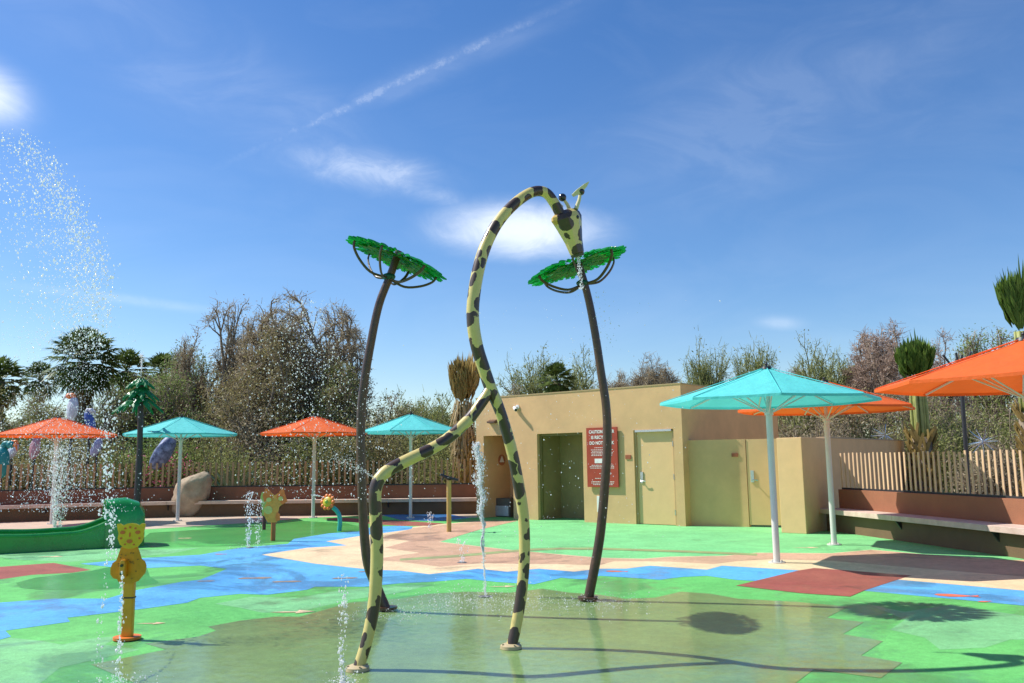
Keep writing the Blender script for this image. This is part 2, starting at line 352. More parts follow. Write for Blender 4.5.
# side wall right, side wall left, back wall
bd = 5.5
def side(m, s, sign, dep0, dep1, th=.25, h=BH):
    a = BR+BU*s; poly = [a+BN*dep0, a+BU*sign*th+BN*dep0, a+BU*sign*th+BN*dep1, a+BN*dep1]; m.slab(poly, 0, h)
side(m, 0, 1, .25, bd); side(m, BLEN, -1, .25, bd); wall_piece(m, .25, BLEN-.25, 0, BH, bd-.25, bd)
walls = m.build('wall', stucco, bt, BR)
m = MB(); wall_piece(m, .25, BLEN-.25, BH-.30, BH-.18, .25, bd-.25); m.build('roof', mat('roof_felt', (.5, .47, .42), .9, .1, 3), bt, BR)
m = MB(); e = .012
wall_piece(m, -.012, BLEN+.012, BH, BH+.03, -.012, .27); side(m, -.012, 1, .27, bd, .27+e, BH+.03)
for v_i in range(len(m.v)-8, len(m.v)):
    if m.v[v_i][2] < 1: m.v[v_i] = (m.v[v_i][0], m.v[v_i][1], BH)
m.build('parapet_cap', mat('cap_metal', (.42, .30, .14), .6, .1, 5), bt, BR)
# recesses
def recess(s0, s1, depth, zt, mt):
    m = MB()
    wall_piece(m, s0-.12, s0, 0, zt+.1, .25, depth); wall_piece(m, s1, s1+.12, 0, zt+.1, .25, depth)
    wall_piece(m, s0, s1, 0, zt+.1, depth, depth+.12); wall_piece(m, s0, s1, zt, zt+.1, .25, depth)
    return m.build('recess', mt, bt, BR)
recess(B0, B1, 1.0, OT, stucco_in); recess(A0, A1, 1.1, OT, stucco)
# dark gate frame at the edge of the middle opening
m = MB(); wall_piece(m, B1-.07, B1, 0, OT, .10, .16); wall_piece(m, B0, B0+.05, 0, OT, .10, .16); wall_piece(m, B0+.05, B1-.07, OT-.06, OT, .10, .16); m.build('opening_frame', mat('olive_frame', (.16, .13, .04), .6, .1, 5), bt, BR)
# steel door
dr = MB(); wall_piece(dr, C0+.05, C1-.05, .015, CT-.05, .07, .12); door = dr.build('door', door_m, bt, BR)
m = MB(); wall_piece(m, C0, C0+.05, 0, CT, .04, .18); wall_piece(m, C1-.05, C1, 0, CT, .04, .18); wall_piece(m, C0+.05, C1-.05, CT-.05, CT, .04, .18); m.build('door_frame', mat('frame_paint', (.48, .30, .14), .5, .05, 3), bt, BR)
m = MB(); wall_piece(m, C0+.05, C1-.05, CT-.05, CT, -.02, .035); m.build('drip_rail', metal, bt, BR)
def lever(parent, org, P, u, n, z=1.0):
    m = MB(); q = P - n*.0
    a = [P + V3(0, 0, z+.0)]
    def bx(du, dz, dn, su, sz, sn):
        c = P + u*du + n*dn + V3(0, 0, z+dz); m.add([c+u*x*su/2+n*y*sn/2+V3(0, 0, t*sz/2) for x in (-1, 1) for y in (-1, 1) for t in (-1, 1)], [(0, 1, 3, 2), (4, 6, 7, 5), (0, 4, 5, 1), (2, 3, 7, 6), (0, 2, 6, 4), (1, 5, 7, 3)])
    bx(0, .08, -.012, .07, .26, .02)
    m.tube([P+V3(0, 0, z)-n*.02, P+V3(0, 0, z)-n*.075], .014, 8)
    m.tube([P+V3(0, 0, z)-n*.07, P+V3(0, 0, z)-n*.075-u*.07, P+V3(0, 0, z-.01)-n*.065-u*.13], .012, 8)
    return m.build('door_handle', metal, parent, org, smooth='auto')
lever(door, BR, BR+BU*(C1-.16)+BN*.07, BU, BN, 1.0)
for z in (.3, 1.1, 1.85):
    m = MB(); p = BR+BU*(C0+.05)+BN*.045; m.tube([p+V3(0, 0, z-.06), p+V3(0, 0, z+.06)], .016, 8); m.build('hinge', metal, door, BR, smooth='auto')
# utility things on the wall
def plate(name, label, cat, u0, v0, u1, v1, m, th=.03, group=None):
    s0, s1 = on_wall(u1), on_wall(u0); zt, zb = wallz((u0+u1)/2, v0), wallz((u0+u1)/2, v1)
    b = BR+BU*(s0+s1)/2; o = thing(name, label, cat, (b.x, b.y, zb), group)
    return o, s0, s1, zb, zt
def text(body, size, m, parent, loc, rot, align='CENTER', sx=1.0, bold=0.0, name='lettering'):
    c = bpy.data.curves.new(name, 'FONT'); c.body = body; c.size = size; c.align_x = align; c.extrude = .0015; c.offset = bold
    o = bpy.data.objects.new(name, c); COL.objects.link(o); c.materials.append(m); o.parent = parent
    bpy.context.view_layer.update()
    me = bpy.data.meshes.new_from_object(o.evaluated_get(bpy.context.evaluated_depsgraph_get()))
    bpy.data.objects.remove(o); o = bpy.data.objects.new(name, me); COL.objects.link(o); o.parent = parent
    if not me.materials: me.materials.append(m)
    o.location = loc; o.rotation_euler = rot; o.scale = (sx, 1, 1); return o
white_p = mat('white_paint', (.78, .76, .72), .5, .04, 9)
red_p = mat('sign_red', (.38, .05, .02), .45, .12, 5)
so_, s0, s1, zb, zt = plate('warning_sign', 'tall red wall sign with white lettering warning about recycled water', 'sign', 589.5, 427.5, 620.5, 487, red_p)
org = so_.location
m = MB(); wall_piece(m, s0, s1, zb, zt, -.07, -.035); m.build('sign_panel', red_p, so_, org)
m = MB(); wall_piece(m, s0+.12, s1-.12, zb+.1, zt-.1, -.035, -.002); m.build('sign_bracket', darkm, so_, org)
th_ang = math.atan2(-BU.y, -BU.x)
rot = (R_(90), 0, th_ang); SW = s1-s0; SH = zt-zb; cen = BR+BU*(s0+s1)/2 - BN*.0735
def tl(body, fy, size, sx=1, bold=.002):
    text(body, size, white_p, so_, V3(cen.x, cen.y, zb+SH*fy)-org, rot, sx=sx, bold=bold)
for b_, fy in (('CAUTION WATER', .905), ('IS RECYCLED', .81), ('DO NOT DRINK', .715)): tl(b_, fy, SH*.075, sx=1.0*SW*.80/(SH*.075*.62*len(b_)), bold=.003)
def bars(fy0, n, wid, seed):
    m = MB(); r = random.Random(seed)
    for i in range(n):
        z = zb+SH*(fy0-.024*i); ww = SW*wid*r.uniform(.8, 1); x = (s0+s1)/2-ww/2
        while x < (s0+s1)/2+ww/2:
            l = r.uniform(.02, .06); wall_piece(m, x, x+l, z, z+SH*.009, -.0735, -.0705); x += l+.014
    return m
allb = MB()
for q_ in (bars(.655, 1, .6, 1), bars(.62, 5, .72, 2), bars(.36, 3, .85, 3), bars(.14, 1, .5, 4), bars(.085, 3, .8, 5), bars(.22, 2, .15, 6)): allb.add(q_.v, q_.f)
allb.build('small_print', white_p, so_, org)
m = MB(); wall_piece(m, s0+SW*.26, s1-SW*.26, zb+SH*.40, zb+SH*.475, -.0740, -.0705); m.build('white_panel', white_p, so_, org)
so2, s0, s1, zb, zt = plate('room_sign', 'small reddish brown plate on the wall between red sign and steel door', 'sign', 627, 455, 632.5, 459, red_p)
m = MB(); wall_piece(m, s0, s1, zb, zt, -.02, -.001); m.build('sign_panel', mat('sign_brown', (.33, .09, .035), .5), so2, so2.location)
so3, s0, s1, zb, zt = plate('wall_switch_cover', 'narrow white cover plate low on the wall beneath the red sign', 'switch cover', 597.5, 496, 601, 512, white_p)
m = MB(); wall_piece(m, s0, s1, zb, zt, -.03, -.001); m.build('cover_plate', white_p, so3, so3.location, bevel=.004)
# camera & lamp on wall
p = BR+BU*on_wall(519); z = wallz(519, 407)
c_ = thing('security_camera', 'small white bullet camera high on the tan wall', 'camera', (p.x, p.y, z))
m = MB(); m.tube([p-BN*.001+V3(0, 0, z), p-BN*.03+V3(0, 0, z)], .06, 12); m.tube([p-BN*.03+V3(0, 0, z), p-BN*.10+V3(0, 0, z-.02)], .02, 8); m.build('bracket', white_p, c_, c_.location, smooth='auto')
q0 = p-BN*.07+V3(0, 0, z-.03)+BU*.05; dirc = (-BU*.75-BN*.6+V3(0, 0, -.35)).normalized()
m = MB(); m.tube([q0-dirc*.04, q0+dirc*.17], .045, 12); m.build('housing', white_p, c_, c_.location, smooth='auto')
m = MB(); m.tube([q0+dirc*.1701, q0+dirc*.178], .038, 12); m.build('lens', darkm, c_, c_.location, smooth='auto')
p = BR+BU*on_wall(494); z = wallz(494, 421.5)
c_ = thing('wall_lamp', 'brown wedge shaped lamp above the shaded doorway', 'lamp', (p.x, p.y, z))
m = MB(); q = p+V3(0, 0, z); m.prism([(0, .05), (.12, .0), (.12, -.04), (0, -.05)], q+BU*.13-BN*.001, -BN, V3(0, 0, 1), -BU, .26); m.build('lamp_body', mat('bronze', (.12, .06, .035), .45), c_, c_.location)
def along(base, uvec, u):
    d = ray(u, 500); det = d.x*(-uvec.y) + d.y*uvec.x; t = (base.x*(-uvec.y) + base.y*uvec.x)/det; p = d*t
    return (V3(p.x, p.y)-base).dot(uvec)
# restroom symbol on the recess wall, and steel fountain box
p = BR+BU*(A1-.002); p = p+BN*along(p, BN, 502)
z = at(502, 460, p.y).z
c_ = thing('restroom_sign', 'round brown restroom symbol with a white triangle on recess wall', 'sign', (p.x, p.y, z))
m = MB(); q = p+V3(0, 0, z); m.tube([q, q-BU*.012], .15, 28); m.build('sign_panel', mat('sign_brown2', (.42, .14, .06), .5), c_, c_.location)
m = MB(); m.prism([(-.10, -.06), (.10, -.06), (0, .12)], q-BU*.0125, BN*-1, V3(0, 0, 1), -BU, .004); m.build('triangle', white_p, c_, c_.location)
p = BR+BN*.7; p = p+BU*along(p, BU, 504)
c_ = thing('utility_box', 'low grey steel box with blue grey panel inside left doorway', 'box', (p.x, p.y, 0))
steel = mat('box_steel', (.42, .46, .50), .4, .15, 6, metal=.3)
m = MB(); m.slab([p+BU*.38-BN*.2, p-BU*.38-BN*.2, p-BU*.38+BN*.25, p+BU*.38+BN*.25], 0, .50); m.build('cabinet', mat('box_dark', (.10, .09, .075), .6, .2, 5), c_, c_.location, bevel=.01)
m = MB(); m.slab([p+BU*.34-BN*.23, p-BU*.34-BN*.23, p-BU*.34-BN*.205, p+BU*.34-BN*.205], .03, .30); m.build('panel', steel, c_, c_.location, bevel=.006)

# ------------------------------------------------------------------ low walls at the right of the building
LA = V3(3.93, 19.72); LB = V3(5.92, 18.72); LU = (LB-LA).normalized(); LN = V3(-LU.y, LU.x)
lw = thing('service_wall', 'low tan stucco wall with a service door beside building corner', 'wall', (LA.x, LA.y, 0))
D0, D1 = along(LA, LU, 748), along(LA, LU, 782)
LLEN = (LB-LA).length
m = MB(); wall_piece(m, 0, D0, 0, 1.92, 0, .2, LA, LU, LN); wall_piece(m, D1, LLEN+.3, 0, 1.92, 0, .2, LA, LU, LN); m.build('wall', stucco, lw, LA)
m = MB(); wall_piece(m, D0+.012, D1-.012, .05, 1.915, .012, .07, LA, LU, LN); sd = m.build('door', door_m, lw, LA)
lever(sd, LA, LA+LU*(D0+.12)+LN*.012, -LU, LN, 1.02)
p = LA+LU*along(LA, LU, 737); z = at(737, 455, p.y).z
c_ = thing('room_sign', 'small dark brown plate on the shaded low wall by the service door', 'sign', (p.x, p.y, z))
m = MB(); m.slab([p-LU*.07-LN*.02, p+LU*.07-LN*.02, p+LU*.07-LN*.001, p-LU*.07-LN*.001], z-.04, z+.04); m.build('sign_panel', mat('sign_brown', (.33, .09, .035), .5), c_, c_.location)
stucco2 = mat('tan_stucco_warm', (.70, .46, .23), .9, .07, 2.5, .5, 90)
PW = thing('end_wall', 'thick tan stucco pier ending the low wall beside the long bench', 'wall', (5.74, 17.2, 0))
e1 = V3(5.38, 17.56); e2 = V3(5.76, 17.18); e3 = V3(6.62, 18.22); e4 = V3(6.25, 18.54)
m = MB(); m.slab([e1, e2, e3, e4], 0, 1.9); m.build('pier', stucco2, PW, PW.location, bevel=.012)
bw = thing('boundary_wall', 'tan stucco wall running back behind the slatted fence', 'wall', (6.7, 18.3, 0))
b1 = V3(6.63, 18.23); b2 = V3(10.5, 23.1); bu_ = (b2-b1).normalized(); bn_ = V3(bu_.y, -bu_.x)
m = MB(); m.slab([b1, b2, b2-bn_*.2, b1-bn_*.2], 0, 1.9); m.build('wall', stucco2, bw, bw.location)
m = MB(); m.slab([b1+bn_*.01+bu_*.01, b2+bn_*.01, b2-bn_*.21, b1-bn_*.21+bu_*.01], 1.9, 1.93); m.build('wall_cap', mat('cap_metal2', (.40, .31, .2), .7), bw, bw.location)

# ------------------------------------------------------------------ bench walls + slatted fences
terra = mat('terracotta_wall', (.30, .12, .06), .85, .12, 2, .4, 70)
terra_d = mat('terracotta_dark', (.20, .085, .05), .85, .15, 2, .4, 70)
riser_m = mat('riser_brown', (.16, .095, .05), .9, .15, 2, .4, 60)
bench_c = mat('bench_stone', (.56, .41, .32), .8, .12, 4, .4, 50, col2=(.6, .47, .38))
slat_m = mat('slat_wood', (.62, .42, .25), .7, .22, 5, .3, 20, stretch=(1, 1, .15))
slat_shaded = mat('slat_wood_shaded', (.36, .235, .13), .7, .25, 5, .3, 20, stretch=(1, 1, .15))  # darker copy of the slat wood, tree shade put into its colour
def offset_line(pts, d):
    out = []
    for i, p in enumerate(pts):
        t = (pts[min(i+1, len(pts)-1)]-pts[max(i-1, 0)]).normalized(); out.append(p+V3(-t.y, t.x)*d)
    return out
def ribbon(m, pts, d0, d1, z0, z1):
    a = offset_line(pts, d0); b = offset_line(pts, d1); n = len(pts)
    vs = [p+V3(0, 0, z0) for p in a]+[p+V3(0, 0, z0) for p in b]+[p+V3(0, 0, z1) for p in b]+[p+V3(0, 0, z1) for p in a]
    fs = []
    for i in range(n-1):
        for k in range(4):
            k2 = (k+1) % 4; fs.append((k*n+i, k*n+i+1, k2*n+i+1, k2*n+i))
    fs += [(0, n, 2*n, 3*n), (n-1, 2*n-1, 3*n-1, 4*n-1)[::-1]]
    return m.add(vs, fs)
def resample(pts, step):
    out = [pts[0]]; acc = 0
    for a, b in zip(pts, pts[1:]):
        L = (b-a).length; d = step-acc
        while d < L: out.append(a+(b-a)*(d/L)); d += step
        acc = L-(d-step)
    return out
def bench_and_fence(pts, side_, labels, wall_m, slatm, sp, seg, slsz):
    """pts run along the riser base; side_ = +1 when the wall lies to the left of travel"""
    base = pts[0]
    w_ = thing('bench_wall', labels[0], 'wall', (base.x, base.y, 0))
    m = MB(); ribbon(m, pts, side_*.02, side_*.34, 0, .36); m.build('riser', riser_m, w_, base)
    m = MB(); ribbon(m, pts, side_*.341, side_*.56, 0, .835); m.build('wall', wall_m, w_, base)
    b_ = thing('bench', labels[1], 'bench', (base.x, base.y, 0))
    sp_pts = resample(pts, .05)
    n = max(1, int(len(sp_pts)/(seg/.05)))
    idx = np.linspace(0, len(sp_pts)-1, n+1).astype(int)
    for i in range(n):
        ch = sp_pts[idx[i]:idx[i+1]+1]
        if len(ch) < 4: continue
        ch = ch[:1]+ch[1:-1:6]+[ch[-1]-(ch[-1]-ch[-2]).normalized()*.006]
        m = MB(); ribbon(m, ch, -side_*.15, side_*.338, .362, .455); m.build('seat_slab', bench_c, b_, base, bevel=.006)
    for i in range(1, n):
        p = sp_pts[idx[i]]; t = (sp_pts[min(idx[i]+1, len(sp_pts)-1)]-p).normalized(); nn = V3(-t.y, t.x)*side_
        m = MB(); m.prism([(0, 0), (.12, 0), (.12, -.16)], p+nn*-.1+V3(0, 0, .36), nn, V3(0, 0, 1), t, .03); m.build('bracket', darkm, b_, base)
    f_ = thing('slat_fence', labels[2], 'fence', (base.x, base.y, 0))
    m = MB(); k = 0; cps = offset_line(pts, side_*.45); line = resample(cps, sp); r = random.Random(5)
    for i, p in enumerate(line[:-1]):
        t = (line[i+1]-p).normalized(); a = math.atan2(t.y, t.x)
        h = 1.575+r.uniform(-.012, .012)
        m.box((p.x, p.y, (.87+h)/2), (*slsz, h-.87), rot=a)
    m.build('slats', slatm, f_, base)
    m = MB(); ribbon(m, pts, side_*.425, side_*.475, .8355, .869); m.build('bottom_rail', darkm, f_, base)
rb = [V3(6.40, 17.88), V3(6.56, 17.2), V3(6.93, 15.2), V3(7.36, 12.66), V3(7.9, 9.5), V3(8.3, 6.5), V3(8.5, 3.5)]
bench_and_fence(smooth_path(rb, 4), 1, ('orange brown wall behind long bench at the right', 'long pale stone bench along the right wall under orange umbrellas', 'tan vertical slat fence on top of the right bench wall'), terra, slat_m, .137, 2.2, (.045, .015))
lb = [V3(-24, 17.5), V3(-19, 21.0), V3(-14.2, 23.9), V3(-9.8, 25.35), V3(-6.2, 25.3), V3(-2.7, 25.2), V3(-.4, 25.25)]
bench_and_fence(smooth_path(lb, 4), 1, ('dark maroon curved wall behind bench at the left', 'long curved bench along the maroon wall behind left umbrellas', 'shade-toned slat fence on the far left wall below trees'), terra_d, slat_shaded, .17, 3, (.055, .03))

# ------------------------------------------------------------------ umbrellas
teal = mat('teal_canvas', (.13, .70, .68), .75, .08, 2, .5, 7, translu=.28)
orange = mat('orange_canvas', (.88, .15, .02), .75, .08, 2, .5, 7, translu=.28)
pole_w = mat('pole_white', (.66, .63, .58), .35, .06, 4)
def umbrella_at(name, label, canvas, base, r, rz, poleh=2.83, group='canvas umbrellas around the splash pad', rimz=2.335):
    o = thing(name, label, 'umbrella', (base.x, base.y, 0), group, rz)
    top = poleh-.02
    # canopy : 8 panels, slight sag, underside is the same cloth; a short hanging edge
    m = MB(); n = 8; sub = 6; vs = []
    rows = [(.05, top)] + [(r*k/8, top-(top-rimz)*(k/8) - .006*math.sin(math.pi*k/8)) for k in range(1, 9)]
    for rr, zz in rows:
        for j in range(n*sub):
            a = 2*math.pi*j/(n*sub); ph = (j % sub)/sub*2*math.pi/n
            q = math.cos(math.pi/n)/math.cos(ph-math.pi/n)
            sag = .007*math.sin(math.pi*(j % sub)/sub)*(rr/r)
            vs.append((rr*q*math.cos(a)*(1-sag*.6), rr*q*math.sin(a)*(1-sag*.6), zz-sag))
    K = n*sub
    vs += [(v[0]*1.0, v[1]*1.0, v[2]-.035) for v in vs[-K:]]
    nr = len(rows)+1
    m.add(vs, [(i*K+j, (i+1)*K+j, (i+1)*K+(j+1) % K, i*K+(j+1) % K) for i in range(nr-1) for j in range(K)])
    cn = m.build('canopy', canvas, o, smooth='auto')
    sm = MB()
    for j in range(8):
        a = 2*math.pi*j/8
        sm.tube([(.06*math.cos(a), .06*math.sin(a), top+.006), (r*.99*math.cos(a), r*.99*math.sin(a), rimz+.008)], .006, 5)
    sm.build('seam', canvas, cn)
    m = MB(); m.tube([(0, 0, 0), (0, 0, 2.2)], .048, 16); m.tube([(0, 0, 2.2), (0, 0, top-.03)], .03, 12); m.build('pole', pole_w, o, smooth='auto')
    m = MB(); m.tube([(0, 0, .001), (0, 0, .02)], .12, 20)
    for j in range(4):
        a = j*math.pi/2+.6; m.tube([(.09*math.cos(a), .09*math.sin(a), .02), (.09*math.cos(a), .09*math.sin(a), .04)], .012, 6)
    m.build('base_plate', pole_w, o, smooth='auto')
    m = MB(); m.tube([(0, 0, top-.01), (0, 0, top+.03)], [.085, .07], 14); m.tube([(0, 0, top+.03), (0, 0, top+.055)], .018, 8); m.sphere((0, 0, top+.07), .022, nu=8, nv=6); m.build('finial', darkm, o, smooth='auto')
    for j in range(8):
        a = 2*math.pi*j/8; ca, sa = math.cos(a), math.sin(a)
        m = MB(); z = lambda q: top-(top-rimz)*q-.03
        m.tube([(.05*ca, .05*sa, z(.03)), (r*.97*ca, r*.97*sa, z(.97))], .014, 6)
        rb_ = m.build('rib', pole_w, o)
        m = MB(); m.tube([(.05*ca, .05*sa, 2.16), (r*.5*ca, r*.5*sa, z(.5)-.01)], .011, 6); m.build('strut', pole_w, rb_)
    m = MB(); m.tube([(0, 0, 2.12), (0, 0, 2.22)], .065, 14); m.build('hub', pole_w, o, smooth='auto')
    return o
UM = [(777, 563, 1.58, R_(-100.6), 'large teal umbrella with white pole standing nearest, before the low wall', teal),
      (834.3, 545, 1.52, R_(-95), 'orange umbrella partly behind the large teal one, near the end pier', orange),
      (None, (5.60, 9.25), 1.55, R_(-119), 'orange umbrella cut off by the right edge of the frame', orange),
      (51.5, 524, 1.56, R_(-83), 'orange umbrella at the far left above the spraying column', orange),
      (177.5, 521, 1.56, R_(-91), 'teal umbrella standing beside the leaning boulder', teal),
      (313, 518, 1.56, R_(-100), 'orange umbrella between the boulder and the left bent pole', orange),
      (410.5, 518, 1.45, R_(-105), 'teal umbrella at the fence seen behind the giraffe front leg', teal)]
protos = {}
for a_ in UM:
    base = V3(*a_[1]) if a_[0] is None else gp(a_[0], a_[1])
    if a_[5].name not in protos:
        o = umbrella_at('garden_umbrella', a_[4], a_[5], base, a_[2], a_[3]); protos[a_[5].name] = (o, a_[2])
    else:
        src, r0 = protos[a_[5].name]; o = copy_tree(src); o.location = (base.x, base.y, 0); o.rotation_euler.z = a_[3]; o['label'] = a_[4]
        o.scale = (a_[2]/r0, a_[2]/r0, .975 if a_[0] is None else 1)

# ------------------------------------------------------------------ giraffe
def giraffe_mat():
    m = bpy.data.materials.new('giraffe_paint'); m.use_nodes = True; nt = m.node_tree; N = nt.nodes; L = nt.links; p = N['Principled BSDF']
    tc = N.new('ShaderNodeTexCoord')
    n = N.new('ShaderNodeTexNoise'); n.inputs['Scale'].default_value = 9; n.inputs['Detail'].default_value = 3; L.new(tc.outputs['Object'], n.inputs[0])
    mx = N.new('ShaderNodeMix'); mx.data_type = 'VECTOR'; mx.inputs[0].default_value = .085; L.new(tc.outputs['Object'], mx.inputs[4]); L.new(n.outputs['Color'], mx.inputs[5])
    vo = N.new('ShaderNodeTexVoronoi'); vo.feature = 'F1'; vo.inputs['Scale'].default_value = 9.6; vo.inputs['Randomness'].default_value = .95
    mp = N.new('ShaderNodeMapping'); mp.inputs['Scale'].default_value = (1, 1, .8); L.new(mx.outputs[1], mp.inputs[0]); L.new(mp.outputs[0], vo.inputs[0])
    cr = N.new('ShaderNodeMapRange'); cr.inputs[1].default_value = .50; cr.inputs[2].default_value = .515; L.new(vo.outputs['Distance'], cr.inputs[0])
    n3 = N.new('ShaderNodeTexNoise'); n3.inputs['Scale'].default_value = 30; L.new(tc.outputs['Object'], n3.inputs[0])
    ym = N.new('ShaderNodeMix'); ym.data_type = 'RGBA'; L.new(n3.outputs[0], ym.inputs[0]); ym.inputs[6].default_value = (.60, .46, .14, 1); ym.inputs[7].default_value = (.70, .56, .20, 1)
    bm_ = N.new('ShaderNodeMix'); bm_.data_type = 'RGBA'; L.new(n3.outputs[0], bm_.inputs[0]); bm_.inputs[6].default_value = (.040, .020, .011, 1); bm_.inputs[7].default_value = (.075, .038, .02, 1)
    c = N.new('ShaderNodeMix'); c.data_type = 'RGBA'; L.new(cr.outputs[0], c.inputs[0]); L.new(bm_.outputs[2], c.inputs[6]); L.new(ym.outputs[2], c.inputs[7])
    L.new(c.outputs[2], p.inputs['Base Color']); p.inputs['Roughness'].default_value = .42; p.inputs['Coat Weight'].default_value = .3; p.inputs['Coat Roughness'].default_value = .15
    return m
GM = giraffe_mat()
ga = gp(357.5, 671); gb = gp(511, 649); gm = (gb.y-ga.y)/(gb.x-ga.x)
def gpl(u, v):
    d = ray(u, v); return EYE + d*((ga.y-gm*ga.x)/(d.y-gm*d.x))
gu = V3(1, gm).normalized(); gn = V3(-gu.y, gu.x)
gir = thing('giraffe_water_feature', 'tall bent pipe giraffe with brown spots bowing its head over a leaf dish', 'water feature', (gb.x, gb.y, 0))
go = V3(gb.x, gb.y, 0)
neck_px = [(511, 649, .052), (516.5, 624, .054), (522, 588.5, .056), (524.5, 553, .056), (523.5, 517.5, .056), (519, 486.5, .057), (510.7, 446.5, .057), (500, 411, .056), (490.5, 388, .057), (484.4, 370, .057), (476.6, 345, .058), (472.8, 318, .058), (474.5, 291, .058), (480.5, 261, .057), (489.5, 237, .055), (502, 217, .053), (518.7, 200.3, .052), (534, 191.6, .051), (546, 193, .051), (554.5, 203.5, .051), (560, 213.8, .052), (564, 222, .054)]
P_ = [gpl(u, v) for u, v, r in neck_px]; P_[0].z = .0
def path_r(pts, rr, k=5):
    pp = smooth_path(pts, k); R2 = []
    for i in range(len(pts)-1):
        for j in range(k): R2.append(rr[i]+(rr[i+1]-rr[i])*j/k)
    R2.append(rr[-1]); return pp, R2
pp, r2 = path_r(P_, [r*(.84 if i_ < 8 else .92) for i_, (*_, r) in enumerate(neck_px)]); m = MB(); m.tube(pp, r2, 20)
m.build('neck_and_hind_leg', GM, gir, go, smooth='auto')
leg_px = [(357.5, 671, .050), (366.6, 641.7, .052), (373, 610.7, .055), (376, 579.6, .057), (377, 548.6, .057), (375.8, 517.5, .057), (375, 494, .057), (378.5, 480.5, .058), (388, 470.5, .058), (408.7, 459.5, .057), (439.8, 444, .056), (466.4, 422, .055), (482, 402, .054), (490.5, 388, .052)]
P2 = [gpl(u, v) for u, v, r in leg_px]; P2[0].z = 0
pp, r2 = path_r(P2, [r for *_, r in leg_px]); m = MB(); m.tube(pp, [q_*.84 for q_ in r2], 20); m.build('front_leg', GM, gir, go, smooth='auto')
flange = mat('flange_cream', (.50, .40, .22), .5, .1, 9)
for q in (ga, gb):
    m = MB(); m.tube([V3(q.x, q.y, .006), V3(q.x, q.y, .030), V3(q.x, q.y, .044)], [.088, .085, .055], 24)
    for j in range(4):
        a = j*math.pi/2+.4; m.tube([V3(q.x+.07*math.cos(a), q.y+.07*math.sin(a), .036), V3(q.x+.07*math.cos(a), q.y+.07*math.sin(a), .046)], .008, 6)
    m.build('foot_plate', flange, gir, go, smooth='auto')
# head: tapered faceted box between poll and muzzle
h0 = gpl(566, 214); h1 = gpl(577, 253); hd = (h1-h0).normalized(); hside = gn.copy(); hup = hd.cross(hside).normalized()
if hup.z < 0: hup = -hup
hl = (h1-h0).length
def ring(t, w_, h_, off=0):     # 8-gon section
    c = h0+hd*(hl*t)+hup*off
    pts = []
    for a in (22.5, 67.5, 112.5, 157.5, 202.5, 247.5, 292.5, 337.5):
        pts.append(c+hside*(w_*math.cos(R_(a)))+hup*(h_*math.sin(R_(a))))
    return pts
ringsd = [(-.10, .05, .07, .02), (0, .09, .14, .0), (.12, .105, .155, -.005), (.35, .092, .128, -.002), (.7, .07, .09, 0), (1.0, .058, .072, 0), (1.04, .05, .062, 0)]
m = MB(); vs = [];
for t, a, b, c in ringsd: vs += ring(t, a, b, c)
n = 8; m.add(vs, [(i*n+j, (i+1)*n+j, (i+1)*n+(j+1) % n, i*n+(j+1) % n) for i in range(len(ringsd)-1) for j in range(n)]+[tuple(range(8)), tuple(range(48, 56))[::-1]])
head = m.build('head', GM, gir, go, bevel=.006)
mb = MB(); vs = ring(1.03, .056, .068)+ring(1.09, .052, .062); mb.add(vs, [(j, 8+j, 8+(j+1) % 8, (j+1) % 8) for j in range(8)]+[tuple(range(8)), tuple(range(8, 16))[::-1]])
mb.build('muzzle', mat('muzzle_dark', (.06, .06, .03), .5), head, go)
# jaw hinge block and cheek
m = MB(); c = h0+hd*(.10*hl)-hup*.12; m.sphere(c, .05, (1, 1, 1), 8, 5); m.build('cheek', mat('cheek_amber', (.55, .36, .07), .45), head, go)
horn_m = mat('horn_cream', (.62, .56, .30), .5)
ball_m = mat('ball_black', (.012, .012, .014), .25, coat=.5)
for sgn, tx, ty in ((1, 577.5, 193), (-1, 565.5, 196)):
    tip = gpl(tx, ty)-gn*(.05*sgn); base_ = h0+hup*.09+hside*(-.045*sgn)-hd*.02
    m = MB(); m.tube([base_, base_.lerp(tip, .5)+hup*.01, tip], [.020, .016, .013], 10); hn = m.build('horn', horn_m, head, go, smooth='auto')
    m = MB(); m.sphere(tip, .037, nu=16, nv=10); m.build('horn_ball', ball_m, hn, go, smooth=True)
# ears: flat pointed plates
for tx, ty, bx_, by_, sgn in ((582.5, 184.5, 570, 197, 1), (559, 201, 566, 206, -1)):
    a = gpl(bx_, by_)-gn*(.05*sgn); b = gpl(tx, ty)-gn*(.11*sgn); ax = (b-a).normalized(); wv = ax.cross(gn).normalized()
    L = (b-a).length; poly = [(0, -.014), (L*.35, -.034), (L*.75, -.022), (L, 0), (L*.75, .012), (L*.3, .018), (0, .014)]
    m = MB(); m.prism(poly, a, ax, wv, gn, .012); m.build('ear', horn_m, head, go)
for sgn in (1, -1):
    c = h0+hd*(.16*hl)+hside*(-.085*sgn)+hup*.045; m = MB(); m.sphere(c, .020, nu=12, nv=8); m.build('eye', ball_m, head, go, smooth=True)

